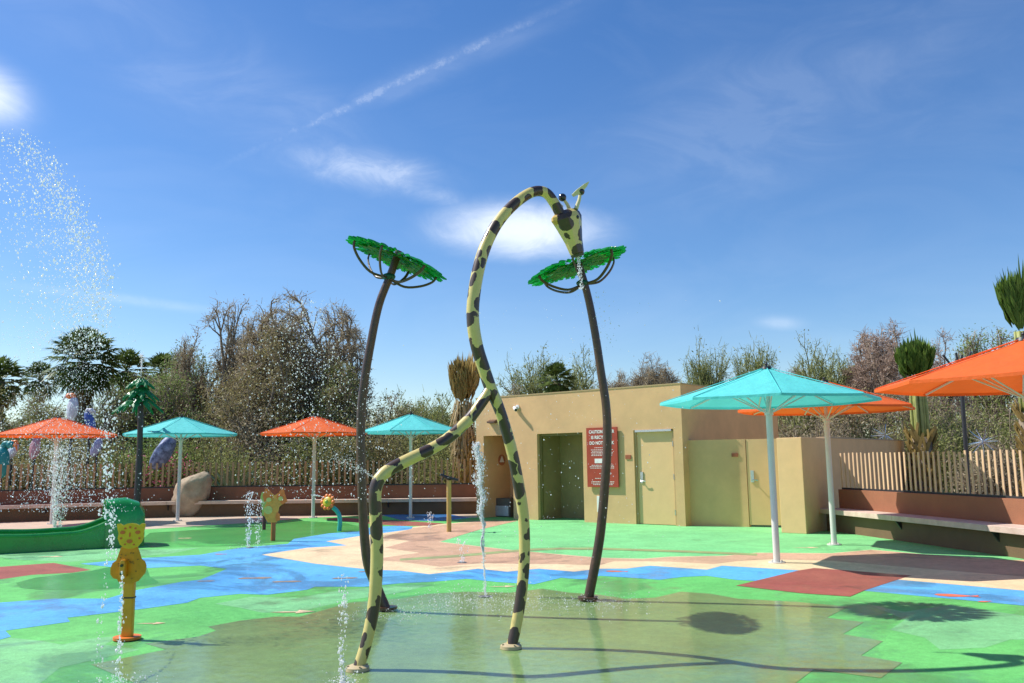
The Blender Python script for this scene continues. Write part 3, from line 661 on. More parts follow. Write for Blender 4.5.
# ------------------------------------------------------------------ bent poles with leaf dishes
bark = mat('brown_pipe', (.075, .036, .016), .35, .4, 14, .3, 30, coat=.2)
leafg = mat('green_panel', (.01, .38, .12), .2, .3, 9, .2, 60, translu=.68, col2=(.03, .52, .13))
leafy = mat('lime_panel', (.10, .38, .04), .35, .2, 9, translu=.5)
hubg = mat('hub_green', (.01, .09, .06), .4)
def leaf_pole(px, Y, ctr, tilt_px, rad, label):
    b = gp(px[0][0], px[0][1]); o0 = V3(b.x, b.y, 0)
    o = thing('leaf_dish_pole', label, 'water feature', o0, 'bent brown poles carrying green leaf dishes')
    P = [at(u, v, b.y) for u, v in px]; P[0].z = 0
    pp = smooth_path(P, 6); n = len(pp); top = pp[-1]
    m = MB(); m.tube(pp, [.053-.012*i/(n-1) for i in range(n)], 16); m.build('pole', bark, o, o0, smooth='auto')
    m = MB(); m.tube([V3(b.x, b.y, .02), V3(b.x, b.y, .045)], .11, 20); m.build('base_flange', bark, o, o0)
    c = at(ctr[0], ctr[1], b.y); a = math.atan2(-tilt_px[1], tilt_px[0])   # image slope of the dish
    ex = V3(math.cos(a), 0, math.sin(a)); nz_ = V3(-math.sin(a), 0, math.cos(a)); ey = V3(0, 1, 0)
    # dish: three overlapping rings of jagged leaves, bowed
    r = random.Random(int(px[0][0]))
    dish = MB(); dish2 = MB()
    def leaf(dm, ang, r0, r1, wdt, z0, z1, droop):
        ca, sa = math.cos(ang), math.sin(ang); d = ex*ca+ey*sa; t = -ex*sa+ey*ca
        prof = [(0, .35), (.15, .8), (.3, .62), (.42, 1.0), (.55, .7), (.68, .92), (.8, .55), (.9, .6), (1, .12)]
        L_ = []; R2_ = []; 
        for q, wq in prof:
            rr = r0+(r1-r0)*q; z = z0+(z1-z0)*q - droop*q*q
            ctrp = c+d*rr+nz_*z
            L_.append(ctrp+t*wdt*wq+nz_*(-.02*wq)); R2_.append(ctrp-t*wdt*wq+nz_*(-.02*wq))
        mid = [c+d*(r0+(r1-r0)*q)+nz_*(z0+(z1-z0)*q-droop*q*q+.008) for q, _ in prof]
        k = len(prof); vs = L_+mid+R2_
        dm.add(vs, [(i, i+1, k+i+1, k+i) for i in range(k-1)]+[(k+i, k+i+1, 2*k+i+1, 2*k+i) for i in range(k-1)])
    for j in range(44): leaf(dish, 2*math.pi*j/44+r.uniform(-.03, .03), rad*(.40 if j % 2 else .58), rad*r.uniform(.95, 1.02), .042, .0, .01, .035+r.uniform(0, .02))
    for j in range(11): leaf(dish2, 2*math.pi*j/11+r.uniform(-.07, .07), rad*.30, rad*r.uniform(.6, .75), .08, -.012, -.012, .03)
    for j in range(10): leaf(dish, 2*math.pi*j/10+.2, .01, rad*.52, .12, -.0, -.006, .01)
    for nm, dm, mm in (('leaf_ring', dish, leafg), ('inner_leaf_ring', dish2, leafy)):
        ob = dm.build(nm, mm, o, o0); so2_ = ob.modifiers.new('thickness', 'SOLIDIFY'); so2_.thickness = .003
    hub = pp[-2] + (c-pp[-2])*.0
    hubp = c - nz_*.235
    m = MB(); m.sphere(hubp, .075, (1, 1, .55), 14, 8, q=None); m.build('hub', hubg, o, o0, smooth=True)
    for j in range(6):
        a2 = 2*math.pi*j/6+.35; d = ex*math.cos(a2)+ey*math.sin(a2)
        pts = [hubp-nz_*.02+d*.04, hubp+d*rad*.35-nz_*.03, hubp+d*rad*.62+nz_*.045, hubp+d*rad*.80+nz_*.14, c+d*rad*.84-nz_*.02]
        m = MB(); m.tube(smooth_path(pts, 4), 0.0105, 8, flat=1.5); m.build('curved_rib', bark, o, o0, smooth='auto')
    return o
leaf_pole([(386.5, 611), (376, 585), (366.6, 557), (362, 491), (360.8, 424), (363.8, 385.5), (370.5, 345), (379, 304.7), (390.7, 274.4), (399, 251)], None, (397, 257), (104, 42), .575, 'bent brown pole with tilted green leaf dish, left of the giraffe')
leaf_pole([(588, 601), (599.6, 539), (605.4, 478.5), (607.4, 439), (606, 405), (601, 372), (596, 338.4), (590, 306), (584.4, 283), (578, 262)], None, (576, 264), (98, -31), .585, 'bent brown pole with leaf dish under the giraffe muzzle')

# ------------------------------------------------------------------ leopard spray post
yel = mat('leopard_amber', (.74, .33, .012), .35, .12, 20, translu=.25)
yel2 = mat('leopard_yellow', (.76, .56, .03), .35, .1, 20, translu=.3)
org_m = mat('post_orange', (.74, .31, .015), .4, .12, 6)
red_o = mat('spot_red_orange', (.66, .13, .02), .4)
b = gp(127, 640); o0 = V3(b.x, b.y, 0); s_ = at(127, 523, b.y).z/117
lp = thing('leopard_spray_post', 'amber leopard cut out on an orange post at lower left', 'water feature', o0)
X = V3(1, 0, 0); Zv = V3(0, 0, 1); Yv = V3(0, 1, 0)
def px2(u, v, bu, bv): return ((u-bu)*s_, (bv-v)*s_)
def plate_px(pts, bu, bv, yoff, th, base): 
    m = MB(); m.prism([((u-bu)*s_, (bv-v)*s_) for u, v in pts], base+Yv*yoff, X, Zv, Yv, th); return m
BU_, BV_ = 127.2, 640
m = MB(); m.box(o0+V3(0, 0, .30), (.095, .06, .60)); 
m.build('post', org_m, lp, o0, bevel=.012)
def circ(cu, cv, ru, rv, n=14, a0=0): return [(cu+ru*math.cos(2*math.pi*i/n+a0), cv+rv*math.sin(2*math.pi*i/n+a0)) for i in range(n)]
body = [(121.5, 547), (120, 552), (117.5, 560), (113.5, 563), (111.7, 568), (112, 574), (115, 578), (119, 579), (121, 582), (127, 583.5), (136, 583), (141, 581), (144, 577), (147.5, 573), (148.3, 566), (146.5, 561.5), (143, 559), (140.5, 552), (138.5, 547)]
bp = plate_px(body[::-1], 130-2.8+2.8, BV_, -.045, .012, o0).build('body_plate', yel, lp, o0)
headp = [(117, 523.5), (120.5, 523), (123.5, 525), (128, 523.2), (132, 522.8), (137, 523.5), (140, 525), (143, 523), (146.5, 523.8), (145.6, 529), (144.6, 533), (145.2, 537), (143, 542), (139.5, 546.5), (135, 548.2), (130, 548.6), (125, 547.6), (121, 544), (118.5, 538), (119.2, 533), (118, 529)]
hp = plate_px(headp[::-1], 130-2.8+2.8, BV_, -.062, .012, o0).build('head_plate', yel2, lp, o0)
m = MB()
for (cu, cv, ru, rv) in [(123.5, 532, 2.6, 1.8), (139, 532, 2.6, 1.8), (131, 541, 3.0, 2.0), (126, 528, 1.2, 1), (136.5, 528, 1.2, 1), (131, 527, 1, 1.2), (122, 538, 1.1, 1.1), (141, 538, 1.1, 1.1), (126.5, 544, 1, .8), (135.5, 544.3, 1, .8), (131, 534.5, .8, 2.4)]:
    m.prism([((u-130)*s_, (BV_-v)*s_) for u, v in circ(cu, cv, ru, rv)][::-1], o0+Yv*-.068, X, Zv, Yv, .005)
m.build('face_markings', red_o, hp, o0)
m = MB()
for i in range(22):
    cu = 131+random.uniform(-12, 12); cv = random.uniform(551, 580)
    if abs(cu-131) > 7+(cv-548)*.3: continue
    m.prism([((u-130)*s_, (BV_-v)*s_) for u, v in circ(cu, cv, .9, .8, 8)][::-1], o0+Yv*-.050, X, Zv, Yv, .004)
m.build('spots', mat('spot_ochre', (.38, .15, .01), .4), bp, o0)
m = MB(); m.prism([((u-130)*s_, (BV_-v)*s_) for u, v in [(124, 577), (124, 562), (125.2, 559.5), (127, 558.8), (128.8, 559.8), (129.6, 563), (129.6, 577)]][::-1], o0+Yv*-.11, X, Zv, Yv, .05); nz1 = m.build('nozzle', org_m, lp, o0, bevel=.006)
m = MB()
for zz in (564.5, 572.5):
    c = o0+V3((127-130)*s_, -.111, (BV_-zz)*s_); m.tube([c, c-Yv*.012], .013, 10)
m.build('bolts', ball_m, nz1, o0)
m = MB(); m.tube([o0+V3(0, 0, .004+Z4), o0+V3(0, 0, .026+Z4)], .115, 20); m.build('base_flange', mat('flange_orange', (.75, .18, .02), .45), lp, o0, smooth='auto')
m = MB(); m.box(o0+V3(0, 0, .36), (.099, .064, .012)); m.build('joint_band', darkm, lp, o0)

# ------------------------------------------------------------------ small spray toys
pale = mat('plate_pale_green', (.60, .55, .16), .4, .15, 12)
oran = mat('plate_orange', (.80, .20, .03), .4, .1, 12)
tealp = mat('pipe_teal', (.04, .42, .38), .35, .1, 10)
b = gp(273, 541); o0 = V3(b.x, b.y, 0); s_ = b.y/F
fx = thing('fox_spray_post', 'orange and pale green cut out animal toy on orange post', 'water feature', o0)
m = MB(); m.tube([o0+V3(0, 0, .01), o0+V3(0, 0, .42)], .045, 14); m.build('post', mat('rust_post', (.42, .12, .03), .45, .1, 8), fx, o0, smooth='auto')
def pp_(pts, yoff, m_, nm, par, th=.012, bu=273, bv=541): return plate_px(pts[::-1], bu, bv, yoff, th, o0).build(nm, m_, par, o0)
pp_([(268, 523), (264, 516), (264.5, 508), (266.5, 503), (266, 497), (269, 493), (274, 497), (279, 494), (284, 498), (284, 504), (279, 508), (277.5, 515), (277, 523)], -.05, mat('plate_amber', (.78, .36, .06), .4, .2, 10), 'body_plate', fx)
pp_([(264, 503), (262.5, 497), (265.5, 489.5), (270, 493), (271, 499), (268, 502)], -.066, oran, 'ear_plate', fx)
pp_([(276, 499), (279, 493), (282.6, 489), (284.4, 496), (287, 503), (282, 506), (279, 502)], -.066, oran, 'ear_plate', fx)
pp_(circ(268.5, 511, 4.2, 4.0), -.066, pale, 'flower_plate', fx); pp_([(277, 513), (280, 515), (280, 521), (276.5, 522), (275.5, 518)], -.066, oran, 'tail_plate', fx)
pp_(circ(269, 501, 2.6, 2.2), -.082, pale, 'face_plate', fx); pp_(circ(280.5, 500, 2.4, 2.2), -.082, pale, 'face_plate', fx)
b = gp(264, 530); o0 = V3(b.x, b.y, 0); s_ = b.y/F
fx = thing('small_spray_post', 'thin purple brown post with pale green top behind orange toy', 'water feature', o0)
m = MB(); m.tube([o0+V3(0, 0, .01), o0+V3(0, 0, .34)], .04, 12); m.build('post', mat('plum_post', (.12, .03, .045), .45), fx, o0, smooth='auto')
pp_([(262, 516), (261.5, 506), (260, 498), (261.5, 493), (264, 494), (265.5, 500), (267, 508), (266, 516)], -.04, pale, 'head_plate', fx, bu=264, bv=530)
b = gp(339, 531); o0 = V3(b.x, b.y, 0); s_ = b.y/F
fl = thing('flower_spray_post', 'small yellow and orange flower on a bent teal stem', 'water feature', o0)
P = [at(u, v, b.y) for u, v in [(339.2, 531), (340, 523), (339.4, 516), (336.8, 511), (333, 507.5)]]; P[0].z = 0
m = MB(); m.tube(smooth_path(P, 5), .05, 14); m.build('stem', tealp, fl, o0, smooth='auto')
c = at(327.6, 502, b.y-.12); nn = V3(-.35, -.9, .2).normalized(); q = nn.to_track_quat('Z', 'Y').to_matrix()
m = MB(); m.sphere(c, .125, (1, 1, .35), 20, 8, q=q); hd_ = m.build('flower_head', mat('flower_yellow', (.72, .50, .03), .4, .15, 14), fl, o0, smooth=True)
for j in range(10):
    a = 2*math.pi*j/10; d = q @ V3(math.cos(a), math.sin(a), 0); m = MB(); m.sphere(c+d*.14, .05, (1, 1, .5), 10, 6, q=q); m.build('petal', oran, hd_, o0, smooth=True)
m = MB(); m.sphere(c+nn*.04, .045, nu=12, nv=6); m.build('nozzle', mat('nozzle_green', (.35, .5, .06), .4), hd_, o0, smooth=True)
b = gp(449, 532); o0 = V3(b.x, b.y, 0)
ps = thing('spray_gun_post', 'mustard post topped with a black cross shaped sprayer', 'water feature', o0)
m = MB(); m.tube([o0, o0+V3(0, 0, 1.10)], .052, 14); m.build('post', mat('mustard', (.50, .33, .09), .5, .1, 6), ps, o0, smooth='auto')
m = MB(); t_ = o0+V3(0, 0, 1.13); m.tube([t_+V3(-.18, -.05, .10), t_+V3(-.05, 0, .03), t_+V3(.2, .05, -.03)], [.028, .04, .03], 10); m.tube([t_+V3(.0, -.2, .02), t_+V3(0, .15, .02)], .022, 8); m.tube([t_+V3(-.14, .0, -.03), t_+V3(-.10, .0, .19)], .018, 8)
m.build('sprayer', darkm, ps, o0, smooth='auto')

# ------------------------------------------------------------------ green slide
sgreen = mat('slide_green', (.012, .27, .045), .28, .15, 5, .15, 30, coat=.4)
T0 = gp(146, 546); T1 = gp(0, 554); sdv = (T1-T0).normalized(); sdv = V3(sdv.x, sdv.y); snv = V3(sdv.y, -sdv.x)
if snv.y < 0: snv = -snv
o0 = V3(T0.x, T0.y, 0)
sl_ = thing('green_slide', 'low dark green play slide with tunnel hood at left edge', 'slide', o0)
def S(px_u):   # distance along slide from T0 for pixel column
    return along(V3(T0.x, T0.y), sdv, px_u)
wid = .95
prof = [(S(118), .52), (S(109), .46), (S(96), .37), (S(80), .30), (S(60), .285), (S(30), .28), (S(0), .30), (S(-40), .32), (S(-90), .33)]
prof = sorted(prof)
for nm, n0, bump_ in (('side_wall', 0, 0), ('side_wall', wid-.05, .03)):
    m = MB(); poly = [(prof[0][0], 0.0)]+[(s_1, h_1+bump_) for s_1, h_1 in prof]+[(prof[-1][0], 0.0)]
    m.prism(poly, o0+snv*n0, sdv, Zv, snv, .05); m.build(nm, sgreen, sl_, o0, bevel=.012)
    m = MB(); m.tube(smooth_path([o0+snv*(n0+.025)+sdv*s_1+Zv*(h_1+bump_+.005) for s_1, h_1 in prof], 4), .038, 10); m.build('rim', sgreen, sl_, o0, smooth='auto')
m = MB(); poly = [(prof[0][0], .40), (S(100), .26), (S(85), .13), (S(60), .10), (prof[-1][0], .10), (prof[-1][0], 0.0), (prof[0][0], 0.0)]
m.prism(poly, o0+snv*.051, sdv, Zv, snv, wid-.102); m.build('chute', sgreen, sl_, o0)
# hood
def hoodring(s_at, ww, hh, inset=0):
    out = []
    for i in range(15):
        a = math.pi*i/14; sx_ = math.copysign(abs(math.cos(a))**.5, math.cos(a)); sz_ = abs(math.sin(a))**.5
        out.append(o0+snv*(wid/2 - (ww/2-inset)*sx_)+sdv*s_at+Zv*(max(0, (hh-inset)*sz_)))
    return out
m = MB(); a = hoodring(S(107), wid+.06, .88); b_ = hoodring(S(128), wid+.04, .90); c_2 = hoodring(S(141), wid, .82); d_ = hoodring(S(146.5), wid-.14, .68); ai = hoodring(S(107), wid+.06, .88, .05); bi = hoodring(S(140), wid, .80, .06)
vs = ai+a+b_+c_2+d_+[o0+snv*wid/2+sdv*S(147.5)+Zv*.35]; n = 15; fs = [(i*n+j, i*n+j+1, (i+1)*n+j+1, (i+1)*n+j) for i in range(4) for j in range(n-1)]+[(4*n+j, 4*n+j+1, 5*n) for j in range(n-1)]
k0 = len(vs); vs += bi; fs += [(k0+j, k0+j+1, j+1, j) for j in range(n-1)]
m.add(vs, fs); m.build('tunnel_hood', sgreen, sl_, o0, smooth='auto')

# ------------------------------------------------------------------ boulder
b = gp(190, 516.5); o0 = V3(b.x, b.y, 0)
m = MB(); q = Matrix.Rotation(R_(-24), 3, 'Y') @ Matrix.Rotation(R_(0), 3, 'X')
qm = Matrix.Rotation(R_(26), 3, 'Y')
N1, N2 = 48, 28; vs = []
for i in range(N2+1):
    th = math.pi*i/N2
    for j in range(N1):
        a = 2*math.pi*j/N1; p = V3(math.sin(th)*math.cos(a)*.50, math.sin(th)*math.sin(a)*.42, math.cos(th)*.78)
        d = p.normalized(); p = p*(1+.16*mnoise.noise(d*1.6+V3(4, 1, 2))+.07*mnoise.noise(d*4.5)+.03*mnoise.noise(d*11))
        p = qm @ p; z = p.z+.58; vs.append(o0+V3(p.x, p.y, max(.005, z)))
m.add(vs, [(i*N1+j, (i+1)*N1+j, (i+1)*N1+(j+1) % N1, i*N1+(j+1) % N1) for i in range(N2) for j in range(N1)])
tag(m.build('boulder', mat('sandstone', (.33, .24, .16), .95, .25, 3, .9, 14, col2=(.40, .31, .22)), None, o0, smooth=True), 'large leaning tan boulder beside the teal umbrella pole', 'boulder')

# ------------------------------------------------------------------ green metal palm sprayer (left)
Yp = 22.0
b = V3(at(137, 500, Yp).x, Yp, 0); top = at(141, 378, Yp); o0 = b
gpalm = thing('metal_palm_sprayer', 'dark pole topped with green sheet palm fronds spraying water, far left', 'water feature', o0)
m = MB(); m.tube(smooth_path([b, b.lerp(top, .5)+V3(.03, 0, 0), top], 6), [.085]*6+[.07]*7, 12); m.build('pole', darkm, gpalm, o0, smooth='auto')
fg = mat('frond_green', (.02, .26, .07), .35, .3, 8, translu=.3)
for j in range(27):
    tier = j//9; rj = random.Random(j); a = 2*math.pi*j/9+.35*tier; d = V3(math.cos(a), math.sin(a), 0); Lf = (.42, .58, .74)[tier]*rj.uniform(.72, .92); z0 = (-.0, -.22, -.42)[tier]
    m = MB(); vs = []; fs = []; K = 8; t = V3(-d.y, d.x, 0)
    for i in range(K+1):
        q = i/K; c = top+V3(0, 0, z0)+d*(Lf*.92*q+.03)-V3(0, 0, Lf*.72*q**1.25)
        wv = .105*math.sin(math.pi*min(1, q*.85+.15))*(1 if i % 2 else .5)+.01
        vs += [c+t*wv-V3(0, 0, .05), c+V3(0, 0, .01), c-t*wv-V3(0, 0, .05)]
    for i in range(K): fs += [(3*i, 3*i+1, 3*i+4, 3*i+3), (3*i+1, 3*i+2, 3*i+5, 3*i+4)]
    m.add(vs, fs); ob = m.build('frond', fg, gpalm, o0); sd_ = ob.modifiers.new('thickness', 'SOLIDIFY'); sd_.thickness = .008

# ------------------------------------------------------------------ starbursts and branching pole behind right fence
silver = mat('silver_rod', (.75, .76, .78), .25, metal=1)
for (u, v, Y, r_, lab) in ((885.5, 435, 24, .45, 'silver starburst ornament between the pier wall and the short tied palm'), (983, 441.5, 20, .38, 'silver starburst ornament to the right of the dark branching post')):
    c = at(u, v, Y); o0 = V3(c.x, c.y, 0); o = thing('starburst_ornament', lab, 'ornament', o0, 'silver starburst ornaments behind the fence')
    m = MB(); m.tube([o0, c], .015, 6); m.build('stake', darkm, o, o0)
    m = MB(); rr = random.Random(int(u))
    for i in range(34):
        d = V3(rr.gauss(0, 1), rr.gauss(0, 1), rr.gauss(0, 1)).normalized(); m.tube([c, c+d*r_*rr.uniform(.8, 1.05)], [.012, .004], 4)
    m.build('spikes', silver, o, o0)
Y = 19; b = at(965, 452, Y); o0 = V3(b.x, Y, 0); top = at(960.5, 372, Y)
dp = thing('branching_post', 'slim dark post forking into four short arms behind fence', 'post', o0)
m = MB(); m.tube([o0, top], .045, 10); m.build('post', darkm, dp, o0)
for u, v in ((943, 355), (956, 353), (962, 355), (971, 352)):
    m = MB(); e_ = at(u, v, Y+random.uniform(-.3, .3)); m.tube([top-V3(0, 0, .12), e_], [.028, .024], 8); m.build('arm', darkm, dp, o0)

# ------------------------------------------------------------------ bird figures behind the left fence
def bird(u, v, Y, s, lab, body_c, head_c, beak_c, lean, face=1):
    c = at(u, v, Y); o0 = V3(c.x, c.y, 0)
    o = thing('bird_sculpture', lab, 'sculpture', o0, 'painted bird figures beyond the left fence')
    q = Matrix.Rotation(R_(lean), 3, 'Y')
    m = MB(); m.sphere(c, s*.5, (.42, .40, 1), 16, 12, q=q); m.build('body', body_c, o, o0, smooth=True)
    t = c+q @ V3(0, 0, s*.46)
    hx = t+V3(.22*s*face, 0, .06*s)
    m = MB(); m.tube(smooth_path([t-V3(0, 0, .05*s), t+V3(.06*s*face, 0, .10*s), hx], 4), .085*s, 10); m.sphere(hx, .12*s, nu=12, nv=8); hd_ = m.build('head', head_c, o, o0, smooth=True)
    m = MB(); m.tube([hx+V3(.08*s*face, 0, 0), hx+V3(.18*s*face, 0, -.04*s), hx+V3(.22*s*face, 0, -.20*s)], [.06*s, .045*s, .008], 8); m.build('beak', beak_c, hd_, o0, smooth=True)
    m = MB(); m.sphere(c+q @ V3(-.05*s*face, -.17*s, -.1*s), s*.36, (.36, .14, 1), 12, 8, q=q); m.build('wing', body_c, o, o0, smooth=True)
    m = MB(); m.tube([o0, c-V3(0, 0, s*.3)], .04, 8); m.build('support_post', darkm, o, o0)
bl_ = mat('bird_navy', (.05, .07, .16), .5, .5, 8, col2=(.2, .25, .4)); wh_ = mat('bird_white', (.55, .58, .66), .5, .2, 6); pk_ = mat('bird_pink', (.55, .28, .32), .5, .25, 6); bu2 = mat('bird_blue', (.05, .10, .36), .5, .3, 6); tl_ = mat('bird_teal', (.02, .28, .28), .5, .2, 6)
Y = 27.3
bird(164, 452, Y, 1.25, 'large navy bird figure with orange head under the teal umbrella', bl_, oran, ball_m, 28, 1)
bird(72.5, 409, Y, .8, 'white bird figure with orange head above the left orange umbrella', wh_, oran, wh_, 6, -1)
bird(90, 421, Y+.5, .7, 'dark blue bird figure peeking above the left orange umbrella', bu2, wh_, wh_, -25, 1)
bird(35, 448, Y, .75, 'pink and white bird figure under the left orange umbrella', pk_, wh_, oran, 8, -1)
bird(12, 452, Y, .65, 'pale bird figure with tilted body near the left frame edge', wh_, oran, oran, 30, -1)
bird(97, 447, Y, .65, 'lilac white bird figure to the right beneath the orange umbrella', mat('bird_lilac', (.34, .34, .55), .5, .2, 6), wh_, wh_, 18, 1)
bird(2, 462, Y-1, 1.0, 'teal bird figure on a post at the left frame edge', tl_, tl_, oran, 0, 1)

# ------------------------------------------------------------------ vegetation
def leafmat(name, c1, c2, translu=.3, rough=.6):
    m = bpy.data.materials.new(name); m.use_nodes = True; nt = m.node_tree; N = nt.nodes; L = nt.links; p = N['Principled BSDF']
    g = N.new('ShaderNodeNewGeometry'); mx = N.new('ShaderNodeMix'); mx.data_type = 'RGBA'; L.new(g.outputs['Random Per Island'], mx.inputs[0])
    mx.inputs[6].default_value = (*c1, 1); mx.inputs[7].default_value = (*c2, 1); L.new(mx.outputs[2], p.inputs['Base Color']); p.inputs['Roughness'].default_value = rough
    p.inputs['Specular IOR Level'].default_value = .3
    t = N.new('ShaderNodeBsdfTranslucent'); L.new(mx.outputs[2], t.inputs[0]); ms = N.new('ShaderNodeMixShader'); ms.inputs[0].default_value = translu
    L.new(p.outputs[0], ms.inputs[1]); L.new(t.outputs[0], ms.inputs[2]); L.new(ms.outputs[0], N['Material Output'].inputs[0]); return m
LM = dict(
    bare=leafmat('twig_brown', (.27, .215, .13), (.47, .40, .26), .3),
    pink=leafmat('twig_pinkish', (.33, .23, .17), (.52, .40, .31), .25),
    olive=leafmat('leaf_olive', (.18, .21, .055), (.37, .38, .13)),
    brown=leafmat('leaf_drybrown', (.22, .19, .07), (.42, .37, .17)),
    dark=leafmat('leaf_dark', (.03, .05, .015), (.085, .11, .035)),
    green=leafmat('leaf_green', (.15, .24, .05), (.32, .42, .12)),
    wispy=leafmat('leaf_paloverde', (.20, .24, .07), (.40, .42, .16)),
    palm=leafmat('palm_green', (.06, .10, .02), (.19, .25, .06), .25, .45),
    palm_b=leafmat('palm_brown', (.24, .165, .05), (.50, .37, .13), .3),
    straw=leafmat('palm_straw', (.33, .24, .10), (.55, .42, .22), .2),
    tied=leafmat('palm_tied_green', (.06, .13, .02), (.19, .29, .05), .2, .5),
)
bark_t = mat('tree_bark', (.15, .115, .075), .95, .3, 6, .6, 30, col2=(.25, .20, .14))
bark_g = mat('green_bark', (.16, .17, .07), .8, .25, 5)

def nrm_(v): return v/np.maximum(1e-9, np.linalg.norm(v, axis=-1, keepdims=True))
def grow(seed, height, width, up=.5, levels=4, droop=0., nb=(4, 4, 4, 3), stems=2, dome=True):
    """returns list of tube segments per level and terminal points with directions"""
    r = random.Random(seed); segs = []; tips = []
    def rec(p, d, L, rad, lev):
        n = 5 if lev < 2 else 3; pts = [p.copy()]; cur = p.copy(); dd = d.copy()
        for i in range(n):
            dd = (dd + V3(r.gauss(0, .20), r.gauss(0, .20), r.gauss(0, .16)) + V3(0, 0, up*.10) - V3(0, 0, droop*.1*lev)).normalized()
            cur = cur+dd*(L/n); pts.append(cur.copy())
        segs.append((pts, rad, rad*.55, lev))
        if lev >= levels: 
            tips.extend([(pts[k], dd.copy()) for k in range(1, len(pts))]); return
        for k in range(nb[lev]):
            t = r.uniform(.3, 1.0) if k else 1.0
            i = min(n-1, int(t*n)); q = pts[i].lerp(pts[i+1], t*n-i if t < 1 else 1)
            ax = V3(r.gauss(0, 1), r.gauss(0, 1), r.gauss(0, .45)).normalized()
            nd = (dd*(.75 if k else 1.1) + ax*(.85 if k else .3)).normalized()
            if lev >= 1 and nd.z < -.2: nd.z *= .3
            rec(q, nd, L*r.uniform(.58, .82), rad*.58, lev+1)
    for s in range(stems):
        a = 2*math.pi*(s+r.random()*.5)/max(1, stems); tilt = (.35 if stems > 1 else .1)
        rec(V3(.1*math.cos(a), .1*math.sin(a), 0), V3(math.cos(a)*tilt, math.sin(a)*tilt, 1).normalized(), 1.0, .075, 0)
    # normalise size
    P = [p for s in segs for p in s[0]]
    zt = max(p.z for p in P); xs = sorted(abs(p.x) for p in P); ys = sorted(abs(p.y) for p in P)
    hw = max(xs[int(len(xs)*.97)], .1); hy = max(ys[int(len(ys)*.97)], .1)
    kx, ky, kz = width*.5/hw, width*.5/hy, height/zt
    def f(p):
        q = V3(p.x*kx, p.y*ky, p.z*kz)
        if dome:
            c = V3(0, 0, height*.52); d = q-c; e_ = math.sqrt((d.x/(width*.5))**2+(d.y/(width*.5))**2+(max(0, d.z)/(height*.48))**2)
            wob = 1+.13*mnoise.noise(V3(d.x, d.y, d.z)*(3.2/width)*1.6+V3(seed, 0, 0))
            if e_ > .75*wob: q = c+d*((.75+(1-math.exp(-(e_/wob-.75)*2.2))*.27)*wob/e_)
        return q
    k = (kx+kz)/2
    segs = [([f(p) for p in pts], a*k, b*k, l) for pts, a, b, l in segs]
    return segs, [(f(p), d) for p, d in tips], k
def strip_arrays(P0, P1, w):
    """thin two sided ribbons from P0 to P1 with random roll: quads"""
    d = nrm_(P1-P0); rv = nrm_(rng.normal(size=P0.shape)); sd = nrm_(np.cross(d, rv))*w
    return np.stack([P0-sd, P0+sd, P1+sd*.5, P1-sd*.5], axis=1).reshape(-1, 3)
def tree(label, u, vtop, wpx, Y, style, group, seed, nleaf=9000, nm='desert_tree', cat='tree', ground_hide=0):
    top = at(u, vtop, Y); hgt = top.z; wid_ = wpx*Y/F; o0 = V3(top.x, Y, -.01)
    o = thing(nm, label, cat, o0, group)
    st = dict(bare=(.2, 4, .1, (6, 5, 4, 4), 3), pink=(.3, 4, .1, (5, 4, 4, 4), 2), olive=(.3, 4, .3, (5, 4, 4, 3), 3), brown=(.3, 4, .3, (5, 4, 4, 3), 3), dark=(.3, 3, .1, (6, 5, 4), 2), green=(.6, 4, .1, (5, 4, 4, 3), 3), wispy=(1.6, 4, -.1, (5, 4, 4, 3), 3))[style]
    segs, tips, k = grow(seed, hgt*.99, wid_*1.0, st[0], st[1], st[2], st[3], st[4], style != 'wispy')
    m = MB()
    for pts, a, b, l in segs:
        n = (9, 7, 5, 4, 3)[l]; c = len(pts)
        a = max(a, .012); b = max(b, .008)
        m.tube(pts, [a+(b-a)*i/(c-1) for i in range(c)], n, cap=False)
    m.build('trunk', bark_g if style == 'wispy' else bark_t, o, (0, 0, 0), smooth=True)
    T = np.array([tuple(p) for p, d in tips]); Dv = np.array([tuple(d) for p, d in tips])
    px = Y/F; 
    # fine twigs
    ntw = {'bare': 15000, 'pink': 13000, 'wispy': 5000}.get(style, 3000)
    ii = rng.integers(0, len(T), ntw); P0 = T[ii]+rng.normal(size=(ntw, 3))*px*1.5
    dd = nrm_(Dv[ii]*.7+rng.normal(size=(ntw, 3))*.8+np.array([0, 0, .9 if style == 'wispy' else .15])); ll = rng.uniform(3, 10, (ntw, 1))*px
    V = strip_arrays(P0, P0+dd*ll, px*.22)
    soup('twigs', V, LM['pink' if style == 'pink' else 'bare'] if style != 'wispy' else LM['wispy'], o, 4)
    if style in ('bare', 'pink'): nl = nleaf
    else: nl = nleaf
    ii = rng.integers(0, len(T), nl); sp = px*(4.5 if style in ('olive', 'brown', 'dark', 'green') else 3.2)
    # clumps: leaves gather round a subset of tips
    cl = rng.random(len(T)) < .75; w_ = np.where(cl, 1.0, .12); w_ /= w_.sum(); ii = rng.choice(len(T), nl, p=w_)
    P0 = T[ii]+rng.normal(size=(nl, 3))*sp*np.array([1, 1, .8])
    P0[:, 2] = np.maximum(P0[:, 2], .05)
    L_ = rng.uniform(1.2, 3.4, (nl, 1))*px; dd = nrm_(rng.normal(size=(nl, 3))+np.array([0, 0, .5 if style == 'wispy' else 0])); wl = rng.uniform(.35, .8, (nl, 1))*px
    if style == 'dark': wl = wl*1.6
    rv = nrm_(np.cross(dd, rng.normal(size=(nl, 3))))*wl
    V = np.stack([P0-dd*L_*.5, P0+rv, P0+dd*L_*.5, P0-rv], axis=1).reshape(-1, 3)
    soup('crown', V, LM[style], o, 4)
    return o
